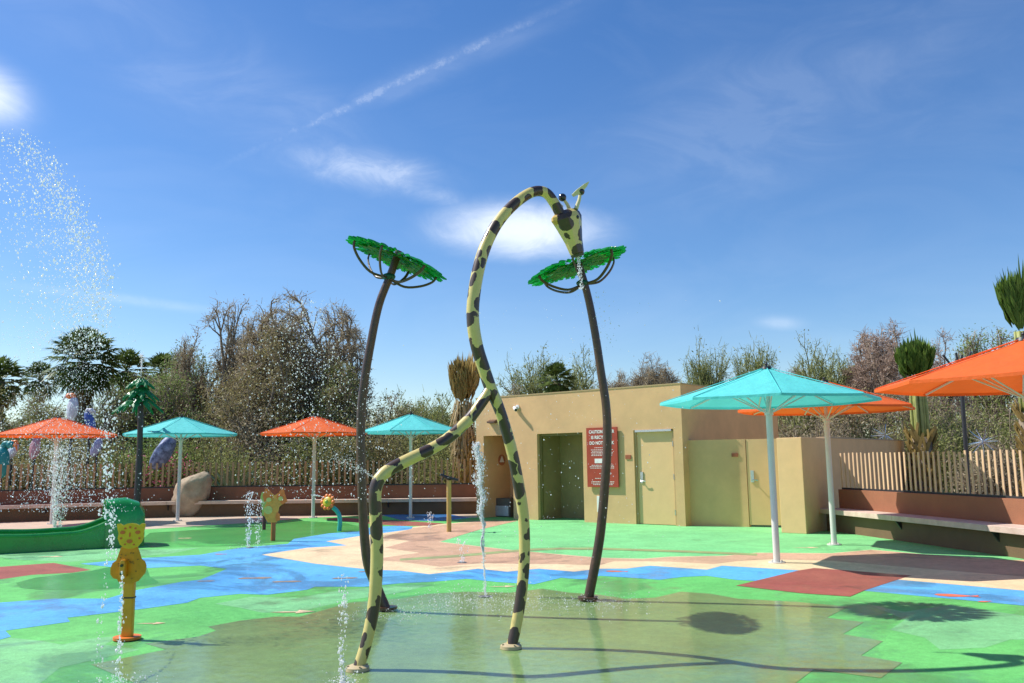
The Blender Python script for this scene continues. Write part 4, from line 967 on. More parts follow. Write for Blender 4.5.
def bush(label, u, vtop, wpx, Y, style, seed, group='dry shrubs behind the fences', n=8000):
    top = at(u, vtop, Y); h = top.z; wd = wpx*Y/F; o0 = V3(top.x, Y, 0); px = Y/F
    o = thing('desert_shrub', label, 'shrub', o0, group)
    rr = np.random.default_rng(seed); nst = 60
    a = rr.uniform(0, 2*np.pi, nst); sp = rr.uniform(.1, 1, nst)**.6
    ends = np.stack([np.cos(a)*sp*wd/2, np.sin(a)*sp*wd/2*.8, h*(1.0-.45*sp**2)*rr.uniform(.55, 1.0, nst)], 1)
    base = rr.normal(size=(nst, 3))*.15*np.array([1, 1, 0])
    m = MB()
    for e_, b_ in zip(ends, base):
        mid = (e_+b_)/2+np.array([rr.normal()*.12, rr.normal()*.12, h*.08]); m.tube(smooth_path([V3(*b_), V3(*mid), V3(*e_)], 3), [.03, .028, .026, .02, .016, .012, .01], 4, cap=False)
    m.build('stems', bark_t, o, (0, 0, 0))
    t = rr.random((n, 1))**.55; i = rr.integers(0, nst, n)
    P0 = base[i]+(ends[i]-base[i])*t+rr.normal(size=(n, 3))*np.array([wd*.09, wd*.09, h*.075]); P0[:, 2] = np.maximum(P0[:, 2], .04)
    L_ = rr.uniform(1.5, 5, (n, 1))*px; dd = nrm_(rr.normal(size=(n, 3))+(ends[i]-base[i])*.25); wl = rr.uniform(.3, .75, (n, 1))*px
    rv = nrm_(np.cross(dd, rr.normal(size=(n, 3))))*wl
    V = np.stack([P0-dd*L_*.5, P0+rv, P0+dd*L_*.5, P0-rv], axis=1).reshape(-1, 3)
    soup('foliage', V, LM[style], o, 4); return o

GT = 'trees beyond the splash pad'
TREES = [
 ('broad rounded olive brown tree with dense crown behind the middle orange umbrella', 300, 306, 165, 34.6, 'brown', 77, 26000, 'desert_tree'),
 ('olive tree outside the left frame edge', -110, 360, 110, 38, 'olive', 79, 7000, 'desert_tree'),
 ('brown tree far outside the left frame edge', -210, 365, 120, 36, 'brown', 81, 7000, 'desert_tree'),
 ('olive tree filling the gap between the two left edge fan palms', 14, 378, 100, 37, 'olive', 71, 11000, 'desert_tree'),
 ('dark leafy tree at the trunk of the tallest fan palm', 62, 372, 90, 36.5, 'olive', 73, 11000, 'desert_tree'),
 ('green leafy tree behind the green metal palm sprayer', 140, 362, 90, 37, 'green', 75, 11000, 'desert_tree'),
 ('large bare grey brown tree with two domed crowns behind the orange umbrella', 306, 272, 150, 36, 'bare', 3, 15000, 'bare_tree'),
 ('broad brown twiggy tree with forked top, left of the tallest bare tree', 238, 285, 120, 38, 'bare', 8, 12000, 'bare_tree'),
 ('bushy olive tree filling the gap beneath the bare crowns', 262, 330, 130, 33.5, 'brown', 12, 15000, 'desert_tree'),
 ('dark olive tree with drooping side beside the left bent pole', 338, 350, 66, 33, 'olive', 14, 11000, 'desert_tree'),
 ('bright green feathery tree between the fan palms and bare trees', 192, 330, 80, 40, 'green', 21, 12000, 'desert_tree'),
 ('yellow green tree directly behind the teal umbrella with boulder', 172, 360, 110, 34, 'green', 23, 12000, 'desert_tree'),
 ('low olive tree behind the left bent pole and teal umbrella', 395, 381, 84, 38, 'olive', 25, 9000, 'desert_tree'),
 ('pale green rounded tree left of the brown tied palm', 428, 392, 70, 42, 'wispy', 28, 8000, 'desert_tree'),
 ('greyish green tree above the left end of the building roof', 552, 350, 78, 50, 'wispy', 31, 8000, 'desert_tree'),
 ('small scrubby olive tree at the far left end of the roof', 520, 376, 50, 47, 'olive', 33, 5000, 'desert_tree'),
 ('thin bare tree above the roof beside the right bent pole', 612, 364, 60, 54, 'bare', 35, 2500, 'bare_tree'),
 ('slender bare grey tree rising above the middle of roof', 654, 343, 58, 52, 'bare', 37, 3000, 'bare_tree'),
 ('wispy green tree above the right end of the building roof', 709, 332, 46, 44, 'wispy', 41, 4200, 'desert_tree'),
 ('small wispy green tree just left of the teal umbrella tip', 749, 339, 44, 46, 'wispy', 43, 4000, 'desert_tree'),
 ('low bare tree peeking behind the top of the large teal umbrella', 786, 357, 56, 48, 'bare', 45, 2500, 'bare_tree'),
 ('tan and green twiggy tree to the right of the teal umbrella', 828, 335, 84, 40, 'wispy', 47, 6500, 'desert_tree'),
 ('tall pinkish bare tree with spreading crown right of the teal umbrella', 884, 309, 96, 38, 'pink', 51, 9000, 'bare_tree'),
 ('pale bare tree between the two tied palms at the right', 937, 322, 80, 41, 'pink', 53, 7000, 'bare_tree'),
 ('green crowned tree behind the orange umbrella at the right edge', 984, 313, 74, 46, 'green', 55, 8000, 'desert_tree'),
 ('bare tree at the right frame edge beyond the umbrellas', 1040, 330, 90, 44, 'pink', 57, 6000, 'bare_tree'),
 ('bushy brown tree low behind the boundary wall', 868, 372, 110, 33, 'brown', 61, 8000, 'desert_tree'),
 ('dark olive tree low behind the branching post', 950, 382, 110, 31, 'olive', 63, 9000, 'desert_tree'),
 ('olive tree low behind the fence at the right frame edge', 1035, 375, 110, 32, 'olive', 65, 8000, 'desert_tree'),
 ('dense dark tree at the far left frame edge', -28, 352, 80, 40, 'dark', 67, 8000, 'desert_tree'),
 ('brown shrubby tree low between the fan palms at left', 118, 385, 90, 33, 'olive', 69, 9000, 'desert_tree'),
]
for lab, u, vt, wp, Y, st, sd, nl, nm in TREES:
    tree(lab, u, vt, wp, Y, st, GT, sd, nl, nm)
SH = [(-30, 430, 120, 29.5, 'dark'), (30, 428, 110, 30, 'olive'), (95, 424, 110, 31, 'brown'), (150, 420, 100, 29, 'green'), (205, 416, 110, 30, 'olive'), (262, 405, 120, 31, 'bare'), (318, 402, 110, 30, 'olive'), (372, 404, 100, 29, 'brown'), (420, 412, 90, 30, 'olive'), (466, 418, 80, 31, 'brown'),
      (815, 398, 100, 27, 'bare'), (872, 402, 90, 28, 'dark'), (918, 398, 90, 25, 'olive'), (962, 402, 90, 26, 'dark'), (1005, 400, 90, 24, 'olive'), (1052, 405, 110, 23, 'bare'),
      (5, 448, 80, 28, 'brown'), (50, 405, 120, 33, 'olive'), (-10, 410, 120, 34, 'dark'), (105, 400, 110, 35, 'olive'), (60, 436, 110, 28.5, 'brown'), (430, 400, 90, 34, 'olive'), (480, 412, 80, 35, 'brown'), (235, 440, 90, 28, 'olive'), (345, 440, 90, 27.5, 'dark'), (440, 446, 90, 28, 'olive'), (125, 448, 80, 28, 'olive'), (900, 428, 60, 23.5, 'brown'), (985, 430, 70, 20.5, 'bare')]
nearw = ['at the left frame edge', 'behind the left orange umbrella', 'between the fan palm trunks', 'behind the green metal palm', 'above the boulder', 'left of the middle orange umbrella', 'behind the middle orange umbrella', 'behind the left bent pole', 'behind the farthest teal umbrella', 'at the foot of the brown tied palm',
         'above the low service wall', 'beyond the tan boundary wall', 'behind the short tied palm', 'behind the branching post', 'under the right edge orange umbrella', 'at the right frame edge',
         'low behind the fence beneath the left orange umbrella', 'at the foot of the tallest fan palm', 'at the foot of the far left fan palms', 'at the foot of the yellow green fan palm', 'around the hanging bird figures', 'to the left of the tied brown palm', 'far back to the left of the building', 'low behind the fence right of the boulder', 'low behind the fence beside the left bent pole', 'low behind the fence left of the building', 'low behind the fence left of the boulder', 'low behind the right fence near silver starburst', 'low behind the right fence beside the branching post']
word = dict(green='bright green leafy', dark='dark green leafy', olive='olive green twiggy', brown='dry brown leafy', bare='grey bare twiggy')
for i, (u, vt, wp, Y, st) in enumerate(SH):
    bush(word[st]+' shrub '+nearw[i], u, vt, wp, Y, st, 100+i)

# agaves with broad pale blades near the left fence
aga = mat('agave_blue_green', (.20, .29, .17), .5, .15, 6, translu=.1)
for (u, v, Y, s_, lab) in ((236, 478, 27.2, 1.5, 'broad pale green agave behind fence right of the boulder'), (14, 470, 27, .9, 'pale green agave behind the fence at far left'), (100, 470, 27.2, .9, 'pale green agave behind fence beneath the left orange umbrella')):
    b = at(u, v, Y); o0 = V3(b.x, Y, 0); o = thing('agave', lab, 'plant', o0, 'agaves behind the left fence'); rr = random.Random(int(u))
    m = MB()
    for j in range(22):
        a = j*2.4; el = rr.uniform(.35, 1.2); d = V3(math.cos(a)*math.cos(el), math.sin(a)*math.cos(el), math.sin(el)); t = V3(-math.sin(a), math.cos(a), 0); L = s_*rr.uniform(.8, 1.05); K = 6; vs = []
        for i in range(K+1):
            q = i/K; c = V3(0, 0, .25)+d*L*q+V3(0, 0, -.12*L*q*q); wv = .11*s_*(math.sin(math.pi*min(1, .25+q*.75)))**.8*(1-q**5)
            vs += [c+t*wv+V3(0, 0, .03), c-V3(0, 0, .02), c-t*wv+V3(0, 0, .03)]
        m.add(vs, [f for i in range(K) for f in ((3*i, 3*i+1, 3*i+4, 3*i+3), (3*i+1, 3*i+2, 3*i+5, 3*i+4))])
    ob = m.build('leaves', aga, o, (0, 0, 0)); s2 = ob.modifiers.new('thickness', 'SOLIDIFY'); s2.thickness = .02
# pink flowers by the navy bird
b = at(168, 466, 28); o0 = V3(b.x, 28, 0); o = thing('flowering_bush', 'low bush with pink and red blooms beneath the navy bird figure', 'shrub', o0)
rr = np.random.default_rng(5); n = 2600
P0 = rr.normal(size=(n, 3))*np.array([.42, .35, .33])+np.array([0, 0, 1.15]); P0[:, 2] = np.maximum(P0[:, 2], .1)
dd = nrm_(rr.normal(size=(n, 3))); rv = nrm_(np.cross(dd, rr.normal(size=(n, 3))))
V = np.stack([P0-dd*.05, P0+rv*.03, P0+dd*.05, P0-rv*.03], 1).reshape(-1, 3)
soup('foliage', V, [LM['green'], leafmat('bloom_pink', (.55, .08, .16), (.75, .25, .35), .3)], o, 4, midx=(rr.random(n) < .4).astype(int))
m = MB(); [m.tube([V3(0, 0, 0), V3(rr.normal()*.3, rr.normal()*.3, 1.1)], .02, 4) for _ in range(9)]; m.build('stems', bark_t, o, (0, 0, 0))

# fan palms
def fan_frond(c, d, L, fan_r, quads, nleaf_=15, fold=.5, spread=2.2):
    """one palm fan: petiole from c along d, then radiating leaflets"""
    d = d.normalized(); up = V3(0, 0, 1); t = d.cross(up)
    if t.length < .1: t = V3(1, 0, 0)
    t.normalize(); nn = t.cross(d).normalized(); e = c+d*L
    quads.append([c-t*.025, c+t*.025, e+t*.018, e-t*.018])
    for j in range(nleaf_):
        a = spread*(j/(nleaf_-1)-.5); dl = (d*math.cos(a)+t*math.sin(a)).normalized(); l = fan_r*(1-.25*abs(a)/spread*2)*random.uniform(.85, 1.05)
        sd_ = dl.cross(nn).normalized()*(.04*fan_r/.8); mid = e+dl*l*.6; tip = e+dl*l-V3(0, 0, .18*l)-nn*random.uniform(-.05, .12)*l
        quads.append([e, mid+sd_+nn*.02, tip, mid-sd_-nn*.02])
def fan_palm(label, u, vtop, wpx, Y, seed, dead=.25, nf=46, brown=False, trunkr=.22):
    random.seed(seed); px = Y/F; R = wpx*px/2; top = at(u, vtop, Y); cz = top.z-R*.95; o0 = V3(top.x, Y, 0)
    o = thing('fan_palm', label, 'palm', o0, 'full fan palms beyond the splash pad')
    m = MB(); pts = [V3(0, 0, 0), V3(random.uniform(-.1, .1), 0, cz*.5), V3(0, 0, cz)]; m.tube(smooth_path(pts, 6), [trunkr*1.3]+[trunkr]*12, 12); m.build('trunk', bark_t, o, (0, 0, 0), smooth=True)
    q = []
    for i in range(nf):
        a = i*2.399; el = math.pi*.48-(i/nf)*math.pi*.82+random.uniform(-.1, .1)
        d = V3(math.cos(a)*math.cos(el), math.sin(a)*math.cos(el), math.sin(el)); fan_frond(V3(0, 0, cz), d, R*.38, R*.62, q)
    V = np.array([[tuple(p) for p in f] for f in q]).reshape(-1, 3); soup('fronds', V, LM['palm_b' if brown else 'palm'], o, 4)
    q = []
    for i in range(26):
        a = random.uniform(0, 6.28); el = -random.uniform(1.0, 1.45); d = V3(math.cos(a)*math.cos(el), math.sin(a)*math.cos(el), math.sin(el))
        fan_frond(V3(0, 0, cz-random.uniform(0, R*.9)), d, R*.2, R*.5, q, 9, spread=1.0)
    V = np.array([[tuple(p) for p in f] for f in q]).reshape(-1, 3); soup('dead_skirt', V, LM['palm_b'], o, 4)
fan_palm('dark fan palm cut by the left frame edge', 2, 352, 62, 40, 1)
fan_palm('small dark fan palm second from the left frame edge', 41, 358, 48, 43, 2)
fan_palm('tallest green fan palm, bushy, above the left orange umbrella', 86, 322, 86, 34, 3, nf=70)
fan_palm('yellow green fan palm just right of the tallest fan palm', 128, 345, 56, 41, 4)
fan_palm('olive fan palm beside the bright green feathery tree', 163, 349, 52, 43, 5)
fan_palm('dark fan palm with brown fronds above the building roof', 556, 359, 46, 47, 6, brown=False)

def tied_palm(label, u, v0, vmid, vtop, wpx, Y, seed, style, stem=None):
    """young palm with its fronds bound upright; v0: top of husky trunk, vmid: where fronds start to open"""
    random.seed(seed); px = Y/F; zt = at(u, vtop, Y).z; zm = at(u, vmid, Y).z; z0 = at(u, v0, Y).z; c = at(u, v0, Y); o0 = V3(c.x, Y, 0)
    o = thing('tied_palm', label, 'palm', o0, 'young palms with tied up fronds')
    tr = wpx*px*.24
    m = MB(); m.tube([V3(0, 0, 0), V3(0, 0, z0*.5), V3(0, 0, z0)], [tr*1.2, tr, tr*.95], 14); m.build('trunk', bark_t, o, (0, 0, 0), smooth=True)
    q = []   # old leaf boots: crossing husks over the trunk
    for i in range(260):
        z = random.uniform(.1, z0+.05); a = random.uniform(0, 6.28); b0 = V3(math.cos(a), math.sin(a), 0)*tr*.98+V3(0, 0, z); tg = V3(-math.sin(a), math.cos(a), 0)*random.choice((-1, 1))
        e = b0+V3(math.cos(a), math.sin(a), 0)*tr*random.uniform(.2, .5)+tg*tr*.5+V3(0, 0, tr*random.uniform(.9, 1.5)); sd_ = tg*tr*.16+V3(0, 0, -tr*.08)
        q.append([b0-sd_, b0+sd_, e+sd_*.7, e-sd_*.7])
    soup('husks', np.array([[tuple(p) for p in f] for f in q]).reshape(-1, 3), LM['palm_b' if style != 'straw' else 'palm_b'], o, 4)
    m = MB()
    ns = 22
    for i in range(ns):       # bound petioles
        a = i*2.4; rr_ = tr*.75*math.sqrt((i+1)/ns); ca, sa = math.cos(a), math.sin(a)
        m.tube(smooth_path([V3(ca*rr_, sa*rr_, z0-.05), V3(ca*rr_*1.05, sa*rr_*1.05, (z0+zm)/2), V3(ca*rr_*.8, sa*rr_*.8, zm+.1)], 4), tr*.17, 6)
    m.build('petioles', mat('petiole_'+style, *(((.30, .32, .09), .5, .25, 5) if style == 'green' else ((.42, .32, .14), .7, .25, 5))), o, (0, 0, 0), smooth=True)
    q = []; Hh = zt-zm; R = wpx*px/2
    for i in range(110):
        a = random.uniform(0, 6.28); t = random.random(); rr_ = math.sqrt(random.random()); st_ = random.uniform(0, .5); hh = Hh*(1-st_)*random.uniform(.55, .98)*(1.12-.34*rr_)
        b0 = V3(math.cos(a), math.sin(a), 0)*(tr*.6+R*.55*st_)*rr_+V3(0, 0, zm-.1+Hh*st_); d = V3(math.cos(a)*rr_*R/Hh*1.0, math.sin(a)*rr_*R/Hh*1.0, 1).normalized()
        nleaf_ = 9; t_ = d.cross(V3(math.sin(a), -math.cos(a), .01)).normalized(); t_ = V3(-math.sin(a), math.cos(a), 0); e = b0+d*hh*.25
        for j in range(nleaf_):
            aa = .62*(j/(nleaf_-1)-.5); dl = (d*math.cos(aa)+t_*math.sin(aa)).normalized(); l = hh*.95*(1-.5*abs(aa))*random.uniform(.65, 1.12)
            sd_ = (t_*.75+V3(math.cos(a), math.sin(a), 0)*random.uniform(-.7, .7)).normalized()*.045*R/.5; mid = e+dl*l*.55+V3(math.cos(a), math.sin(a), 0)*.08*R
            q.append([e-sd_*.5, mid+sd_, e+dl*l+V3(0, 0, -.02), mid-sd_])
    soup('fronds', np.array([[tuple(p) for p in f] for f in q]).reshape(-1, 3), LM['tied' if style == 'green' else 'palm_b'], o, 4)
    if style == 'straw':
        q = []
        for i in range(220):
            a = random.uniform(0, 6.28); z = random.uniform(z0+.1, zm+.3); rr_ = tr*random.uniform(.8, 1.25); b0 = V3(math.cos(a)*rr_, math.sin(a)*rr_, z); e = b0+V3(math.cos(a)*.12+random.gauss(0, .06), math.sin(a)*.12+random.gauss(0, .06), -random.uniform(.4, 1.0)); tg = V3(-math.sin(a), math.cos(a), 0)*.03
            q.append([b0-tg, b0+tg, e+tg*.4, e-tg*.4])
        soup('hanging_straw', np.array([[tuple(p) for p in f] for f in q]).reshape(-1, 3), LM['straw'], o, 4)
tied_palm('brown tied up palm standing left of the building', 464, 446, 408, 350, 34, 27.5, 11, 'straw')
tied_palm('shorter green tied up palm with yellow stalks behind the slat fence', 921, 437, 382, 336, 42, 22.5, 12, 'green')
tied_palm('taller green tied up palm at the right frame edge', 1028, 412, 336, 268, 38, 19.5, 13, 'green')

# ------------------------------------------------------------------ water
def dropmat():
    m = bpy.data.materials.new('water_drops'); m.use_nodes = True; N = m.node_tree.nodes; L = m.node_tree.links; p = N['Principled BSDF']
    p.inputs['Base Color'].default_value = (.97, .975, .98, 1); p.inputs['Roughness'].default_value = .15; p.inputs['IOR'].default_value = 1.33
    t = N.new('ShaderNodeBsdfTranslucent'); t.inputs[0].default_value = (.97, .98, 1, 1); ms = N.new('ShaderNodeMixShader'); ms.inputs[0].default_value = .42
    L.new(p.outputs[0], ms.inputs[1]); L.new(t.outputs[0], ms.inputs[2])
    tr = N.new('ShaderNodeBsdfTransparent'); m2 = N.new('ShaderNodeMixShader'); m2.inputs[0].default_value = .22
    L.new(ms.outputs[0], m2.inputs[1]); L.new(tr.outputs[0], m2.inputs[2]); L.new(m2.outputs[0], N['Material Output'].inputs[0])
    return m
DM = dropmat()
ICO = None
def drops(name, P, r, label, el=1.0, axis=None, cat='water spray', group='water sprays over the pad'):
    """one mesh of droplets; P (n,3), r (n,), stretched along axis"""
    global ICO
    if ICO is None:
        t = (1+5**.5)/2
        v = np.array([(-1, t, 0), (1, t, 0), (-1, -t, 0), (1, -t, 0), (0, -1, t), (0, 1, t), (0, -1, -t), (0, 1, -t), (t, 0, -1), (t, 0, 1), (-t, 0, -1), (-t, 0, 1)]); v /= np.linalg.norm(v[0])
        f = np.array([(0, 11, 5), (0, 5, 1), (0, 1, 7), (0, 7, 10), (0, 10, 11), (1, 5, 9), (5, 11, 4), (11, 10, 2), (10, 7, 6), (7, 1, 8), (3, 9, 4), (3, 4, 2), (3, 2, 6), (3, 6, 8), (3, 8, 9), (4, 9, 5), (2, 4, 11), (6, 2, 10), (8, 6, 7), (9, 8, 1)])
        ICO = (v, f)
    v, f = ICO; P = np.asarray(P); n = len(P); r = np.minimum(np.asarray(r), np.median(r)*2.6).reshape(n, 1, 1)*.7
    vv = v[None]*np.ones((n, 1, 1))*r
    if axis is not None:
        ax = nrm_(np.asarray(axis, dtype=float)); ax = np.broadcast_to(ax, (n, 3))[:, None, :]; e_ = np.asarray(el).reshape(-1, 1, 1)*np.ones((n, 1, 1))
        vv = vv + ax*((vv*ax).sum(-1, keepdims=True))*(e_-1)
    vv = vv*(1+.25*rng.normal(size=(n, 12, 1)))
    V = (vv+P[:, None, :]).reshape(-1, 3); c = P.mean(0); c[2] = 0; V = V-c
    Fc = (f[None]+np.arange(n)[:, None, None]*12).reshape(-1)
    me = bpy.data.meshes.new(name); nt_ = n*20; me.vertices.add(n*12); me.loops.add(nt_*3); me.polygons.add(nt_)
    me.vertices.foreach_set('co', V.astype(np.float32).ravel()); me.loops.foreach_set('vertex_index', Fc.astype(np.int32))
    me.polygons.foreach_set('loop_start', np.arange(0, nt_*3, 3, dtype=np.int32)); me.polygons.foreach_set('loop_total', np.full(nt_, 3, dtype=np.int32)); me.polygons.foreach_set('use_smooth', np.ones(nt_, dtype=bool))
    me.materials.append(DM); me.update(calc_edges=True)
    o = bpy.data.objects.new(name, me); COL.objects.link(o); o.location = c
    o['kind'] = 'thing' if cat == 'water jet' else 'stuff'; return tag(o, label, cat, group)
def A(p): return np.array([p.x, p.y, p.z])
def img_cloud(n, fu, fv, Y0, Y1, rpx, minr=.3):
    """n droplets filling a slab of air between depths Y0..Y1"""
    P = []
    for i in range(n):
        Y = rng.uniform(Y0, Y1); P.append(A(at(fu(), fv(), Y)))
    P = np.array(P); r = np.maximum(minr, rng.lognormal(math.log(rpx), .45, n))*P[:, 1]/F
    return P, r
def fountain(n, u, v, Y, vx, spd, spread, T0=0., T1=1., rr=.6, g=9.8, tvec=(0, 0, 1)):
    """ballistic droplets thrown from a nozzle"""
    o_ = A(at(u, v, Y)); t = rng.uniform(T0, T1, n); s = spd*(1+rng.normal(size=n)*.05)
    d = nrm_(np.array(tvec)+rng.normal(size=(n, 3))*spread); P = o_+d*(s*t)[:, None]; P[:, 2] -= .5*g*t*t
    vel = d*s[:, None]; vel[:, 2] -= g*t
    keep = P[:, 2] > .02; P = P[keep]; vel = vel[keep]
    return P, np.maximum(.25, rng.lognormal(math.log(rr), .4, len(P)))*P[:, 1]/F, vel
# 1 big airborne burst, upper left
def burst():
    P = []; n = 4200
    while len(P) < n:
        v = rng.beta(1.6, 1.5)*230+128; k = (v-128)/230
        edge = 20+85*min(1, k*1.7)**.7+8*rng.normal()
        u = edge-abs(rng.normal())*52
        if rng.random() < .35: u = edge-abs(rng.normal())*14
        P.append(A(at(u, v, 9.2+rng.normal()*.5)))
    P = np.array(P); r = np.maximum(.2, rng.lognormal(math.log(.55), .6, n))*P[:, 1]/F
    v_ = np.array([(p-A(at(-60, 560, 9)))*.3+np.array([.1, 0, -1.3])*0 for p in P])
    drops('water_spray', P, r, 'big burst of white droplets against the sky at upper left', 1+rng.random(n)*.8, v_)
burst()
# 2 falling curtain below the burst, in front of palms and fence
P, r = img_cloud(6500, lambda: 62+rng.normal()*34, lambda: rng.uniform(330, 512), 9, 10.5, .30, .15)
drops('water_spray', P, r, 'thin veil of droplets falling before the fan palms and left orange umbrella', 1.5, (0, 0, 1))
P, r = img_cloud(260, lambda: 108+rng.normal()*4.5, lambda: rng.uniform(395, 520), 7.8, 8.2, .75)
P2_, r2_ = img_cloud(110, lambda: 112+rng.normal()*3.0, lambda: rng.uniform(510, 560), 7.6, 7.9, .8)
P = np.vstack([P, P2_]); r = np.concatenate([r, r2_])
drops('water_spray', P, r, 'string of large drops falling just left of the leopard head', 1.4, (0, 0, 1))
# 3 stream pouring from the leopard nozzle to the ground
def falling_stream(u0, v0, u1, v1, Y0, n, wpx, label, big=1.0, core=.5, Y1=None):
    a = A(at(u0, v0, Y0)); b = A(gp(u1, v1)) if Y1 is None else A(at(u1, v1, Y1)); t = rng.random(n)
    # parabola: horizontal even in t, vertical drop t^2
    tt = np.sqrt(t); P = np.stack([a[0]+(b[0]-a[0])*tt, a[1]+(b[1]-a[1])*tt, a[2]+(b[2]-a[2])*t], 1)
    P = P+rng.normal(size=(n, 3))*(wpx*Y0/F)*(.4+1.0*t[:, None])*np.array([1, 1, .4]); P[:, 2] = np.maximum(P[:, 2], .015)
    r = rng.lognormal(math.log(.62*big), .5, n)*Y0/F
    return P, r
P, r = falling_stream(122, 571, 118, 692, 7.5, 200, 1.6, '')
P2_, r2_ = falling_stream(108, 560, 97, 668, 7.4, 60, 1.6, '')
drops('water_spray', np.vstack([P, P2_]), np.concatenate([r, r2_]), 'stream of drops falling in front of the leopard post', 1.7, (0, 0, 1))
# 4 thin near column left of the giraffe foot
a = gp(342, 690); n = 240; z = rng.random(n)**1.3*.75; P = np.stack([a.x+rng.normal(size=n)*.012*(1+z), a.y+rng.normal(size=n)*.012, z+.01], 1)
drops('water_jet', P, rng.lognormal(math.log(.0048), .4, n), 'thin jet of drops left of the giraffe front foot', 2.0, (0, 0, 1), 'water jet', 'ground jets')
# 5 jet between giraffe legs: slim column with a frothy head
b = gp(485, 596); Yj = b.y; zt = at(478, 442, Yj).z; lean = at(478, 442, Yj).x-b.x
n = 700; t = rng.random(n)**.9; P = np.stack([b.x+lean*t**1.4+rng.normal(size=n)*.010, b.y+rng.normal(size=n)*.010, t*zt], 1)
n2 = 1900; t2 = 1-rng.random(n2)**1.4*.7; wd2 = .008+.062*(1-np.abs(t2-.80)/.4).clip(0, 1); 
P2_ = np.stack([b.x+lean*t2**1.4+rng.normal(size=n2)*wd2*.55+.02*np.sin(t2*31), b.y+rng.normal(size=n2)*wd2*.5, t2*zt-rng.random(n2)*.05], 1)
pts = [V3(b.x+lean*(q**1.4)+.006*math.sin(q*20), b.y, .01+zt*q) for q in np.linspace(0, .95, 30)]
m = MB(); m.tube(pts, [.007+.003*math.sin(i*1.7) for i in range(30)], 8)
jt = drops('water_jet', np.vstack([P, P2_]), np.concatenate([rng.lognormal(math.log(.0036), .4, n), rng.lognormal(math.log(.0042), .5, n2)]), 'tall frothy ground jet rising between the giraffe legs', 2.2, (0, 0, 1), 'water jet', 'ground jets')
m.build('jet_core', DM, jt, (jt.location.x, jt.location.y, 0), smooth=True)
# 6 column at left under the orange umbrella
b = gp(55, 536); zt = at(55, 447, b.y).z; n = 2200; t = rng.random(n); k = rng.choice([0, 1], n, p=[.6, .4])
P = np.stack([b.x+(k*.12-.02)+(t**1.5)*(.10+.20*k)*np.where(rng.random(n) < .5, 1, -1)*rng.random(n)*2.2+rng.normal(size=n)*.05*(.3+t), b.y+rng.normal(size=n)*.15*t, .02+t*zt+rng.normal(size=n)*.03], 1)
drops('water_jet', P, rng.lognormal(math.log(.0075), .45, n), 'wide white jet spraying up beneath the left orange umbrella', 1.8, (0, 0, 1), 'water jet', 'ground jets')
# 7 small jets left of the fox toy
for (u, v, vt, n, lab) in ((248, 548, 492, 300, 'low jet of drops left of the orange fox toy'), (258, 545, 500, 170, 'smaller low jet right beside the orange fox toy'), (430, 529, 512, 90, 'very low jet in front of the mustard post'), (462, 563, 540, 70, 'tiny splash jet on tan surface before the mustard post')):
    b = gp(u, v); zt = at(u, vt, b.y).z; t = rng.random(n)
    P = np.stack([b.x+rng.normal(size=n)*.035*(.5+t), b.y+rng.normal(size=n)*.03, t*zt+.015], 1)
    drops('water_jet', P, rng.lognormal(math.log(.0070), .4, n), lab, 2.0, (0, 0, 1), 'water jet', 'ground jets')
# 8 droplets in front of the bare trees and left-centre umbrellas
def cl():
    P = []
    n = 2600
    while len(P) < n:
        k = rng.random(); v = 300+200*k; u = 300+20*k+rng.normal()*(16+34*k)
        P.append(A(at(u, v, 8.4+rng.normal()*.5)))
    P = np.array(P); return P, np.maximum(.18, rng.lognormal(math.log(.36), .6, n))*P[:, 1]/F
P, r = cl()
drops('water_spray', P, r, 'plume of droplets drifting before the bare trees left of the bent pole', 1.3, (0, 0, 1))
# 9 fan spray from giraffe knee toward the upper left
P, r, vel = fountain(260, 376.5, 479.5, gpl(376, 480).y-.05, 0, 3.2, .10, 0, .13, .26, tvec=(-.85, -.05, .62))
drops('water_spray', P, r, 'small fan of mist spraying from the giraffe front knee', 2.0, vel, group='sprays from the water features')
# 10 drips off the right leaf dish & scattered ones before the building
P, r = img_cloud(420, lambda: 560+rng.normal()*60, lambda: rng.uniform(300, 560), 8.5, 10.5, .34)
P2_, r2_ = img_cloud(90, lambda: 602+rng.normal()*9, lambda: rng.uniform(290, 350), 9.2, 9.7, .45)
drops('water_spray', np.vstack([P, P2_]), np.concatenate([r, r2_]), 'fine drops dripping around the right leaf dish and before the building', 1.4, (0, 0, 1))
P, r, vel = fountain(240, 577, 250, gpl(577, 253).y+.02, 0, .6, .12, 0, .22, .5, tvec=(.25, 0, -1))
drops('water_spray', P, r, 'short trickle pouring from the giraffe muzzle into the dish', 1.8, (0, 0, 1), group='sprays from the water features')
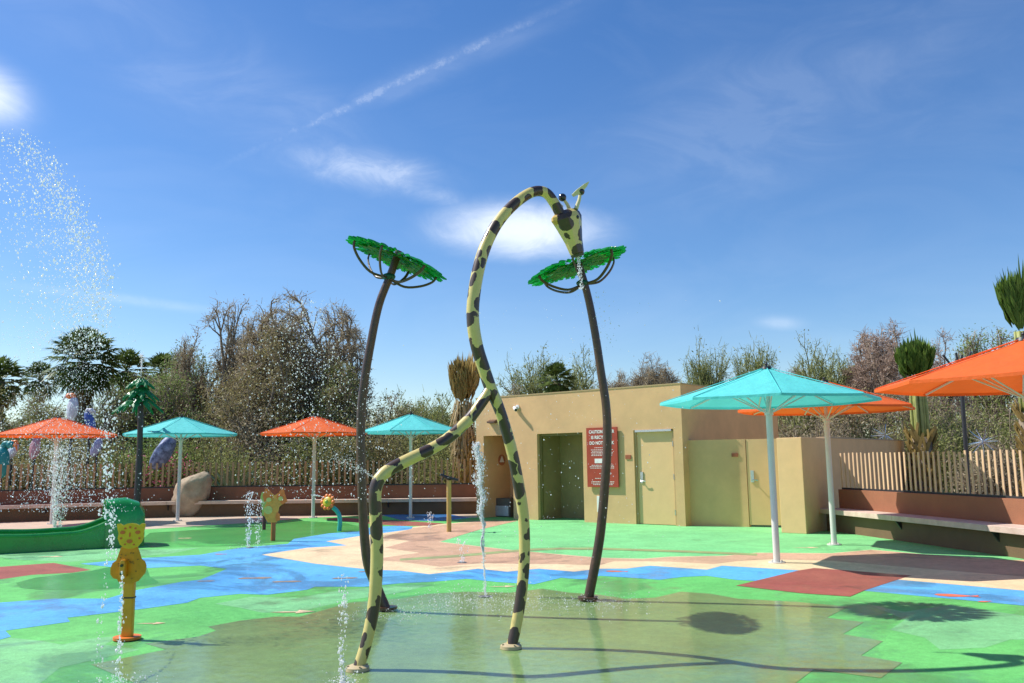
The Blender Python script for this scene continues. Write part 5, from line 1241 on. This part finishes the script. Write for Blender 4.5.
# 11 splashes near the ground
def splash(u, v, n, sx, sy, h, lab):
    b = gp(u, v); P = np.stack([b.x+rng.normal(size=n)*sx, b.y+rng.normal(size=n)*sy, .012+np.abs(rng.normal(size=n))*h*(rng.random(n)**2)], 1)
    drops('water_splash', P, rng.lognormal(math.log(.0042), .4, n), lab, group='splashes on the wet ground', cat='splash')
splash(588, 606, 500, .35, .3, .10, 'splash of drops around the right bent pole base')
splash(484, 604, 1100, .38, .34, .14, 'splash of drops around the tall jet on the green surface')
splash(392, 616, 320, .28, .2, .08, 'splash of drops around the left bent pole base')
splash(120, 684, 160, .12, .12, .06, 'splash where the leopard stream hits the ground')
splash(342, 684, 160, .06, .08, .05, 'splash beside the giraffe front foot')
splash(250, 548, 200, .3, .25, .08, 'splash around the low jets by the fox toy')
P, r, vel = fountain(110, 328, 500, 19.2, 0, 2.6, .02, 0, .17, .28, tvec=(-.8, 0, .55))
drops('water_spray', P, r, 'thin arc of water leaving the yellow flower head', 1.5, vel, group='sprays from the water features')
P, r, vel = fountain(260, 141, 377, 22, 0, 3.6, .04, 0, .25, .3)
drops('water_spray', P, r, 'spray rising from the top of the green metal palm', 1.5, vel, group='sprays from the water features')

# round floor nozzles set flush in the surface
nzm = mat('nozzle_steel', (.30, .29, .26), .35, .2, 20, metal=.7)
for u, v, lab in ((485, 597, 'round floor nozzle under the tall frothy jet'), (342, 690, 'round floor nozzle by the giraffe front foot'), (462, 563, 'round floor nozzle on the tan surface'), (250, 548, 'round floor nozzle under the jets by the fox toy')):
    b = gp(u, v); o0 = V3(b.x, b.y, 0)
    m = MB(); z = Z4+.002; m.tube([V3(b.x, b.y, z), V3(b.x, b.y, z+.004)], [.075, .068], 24); 
    for k in range(6): m.tube([V3(b.x+.045*math.cos(k*1.047), b.y+.045*math.sin(k*1.047), z+.004), V3(b.x+.045*math.cos(k*1.047), b.y+.045*math.sin(k*1.047), z+.007)], .007, 6)
    tag(m.build('floor_nozzle', nzm, None, o0), lab, 'floor nozzle', 'floor nozzles in the pad')
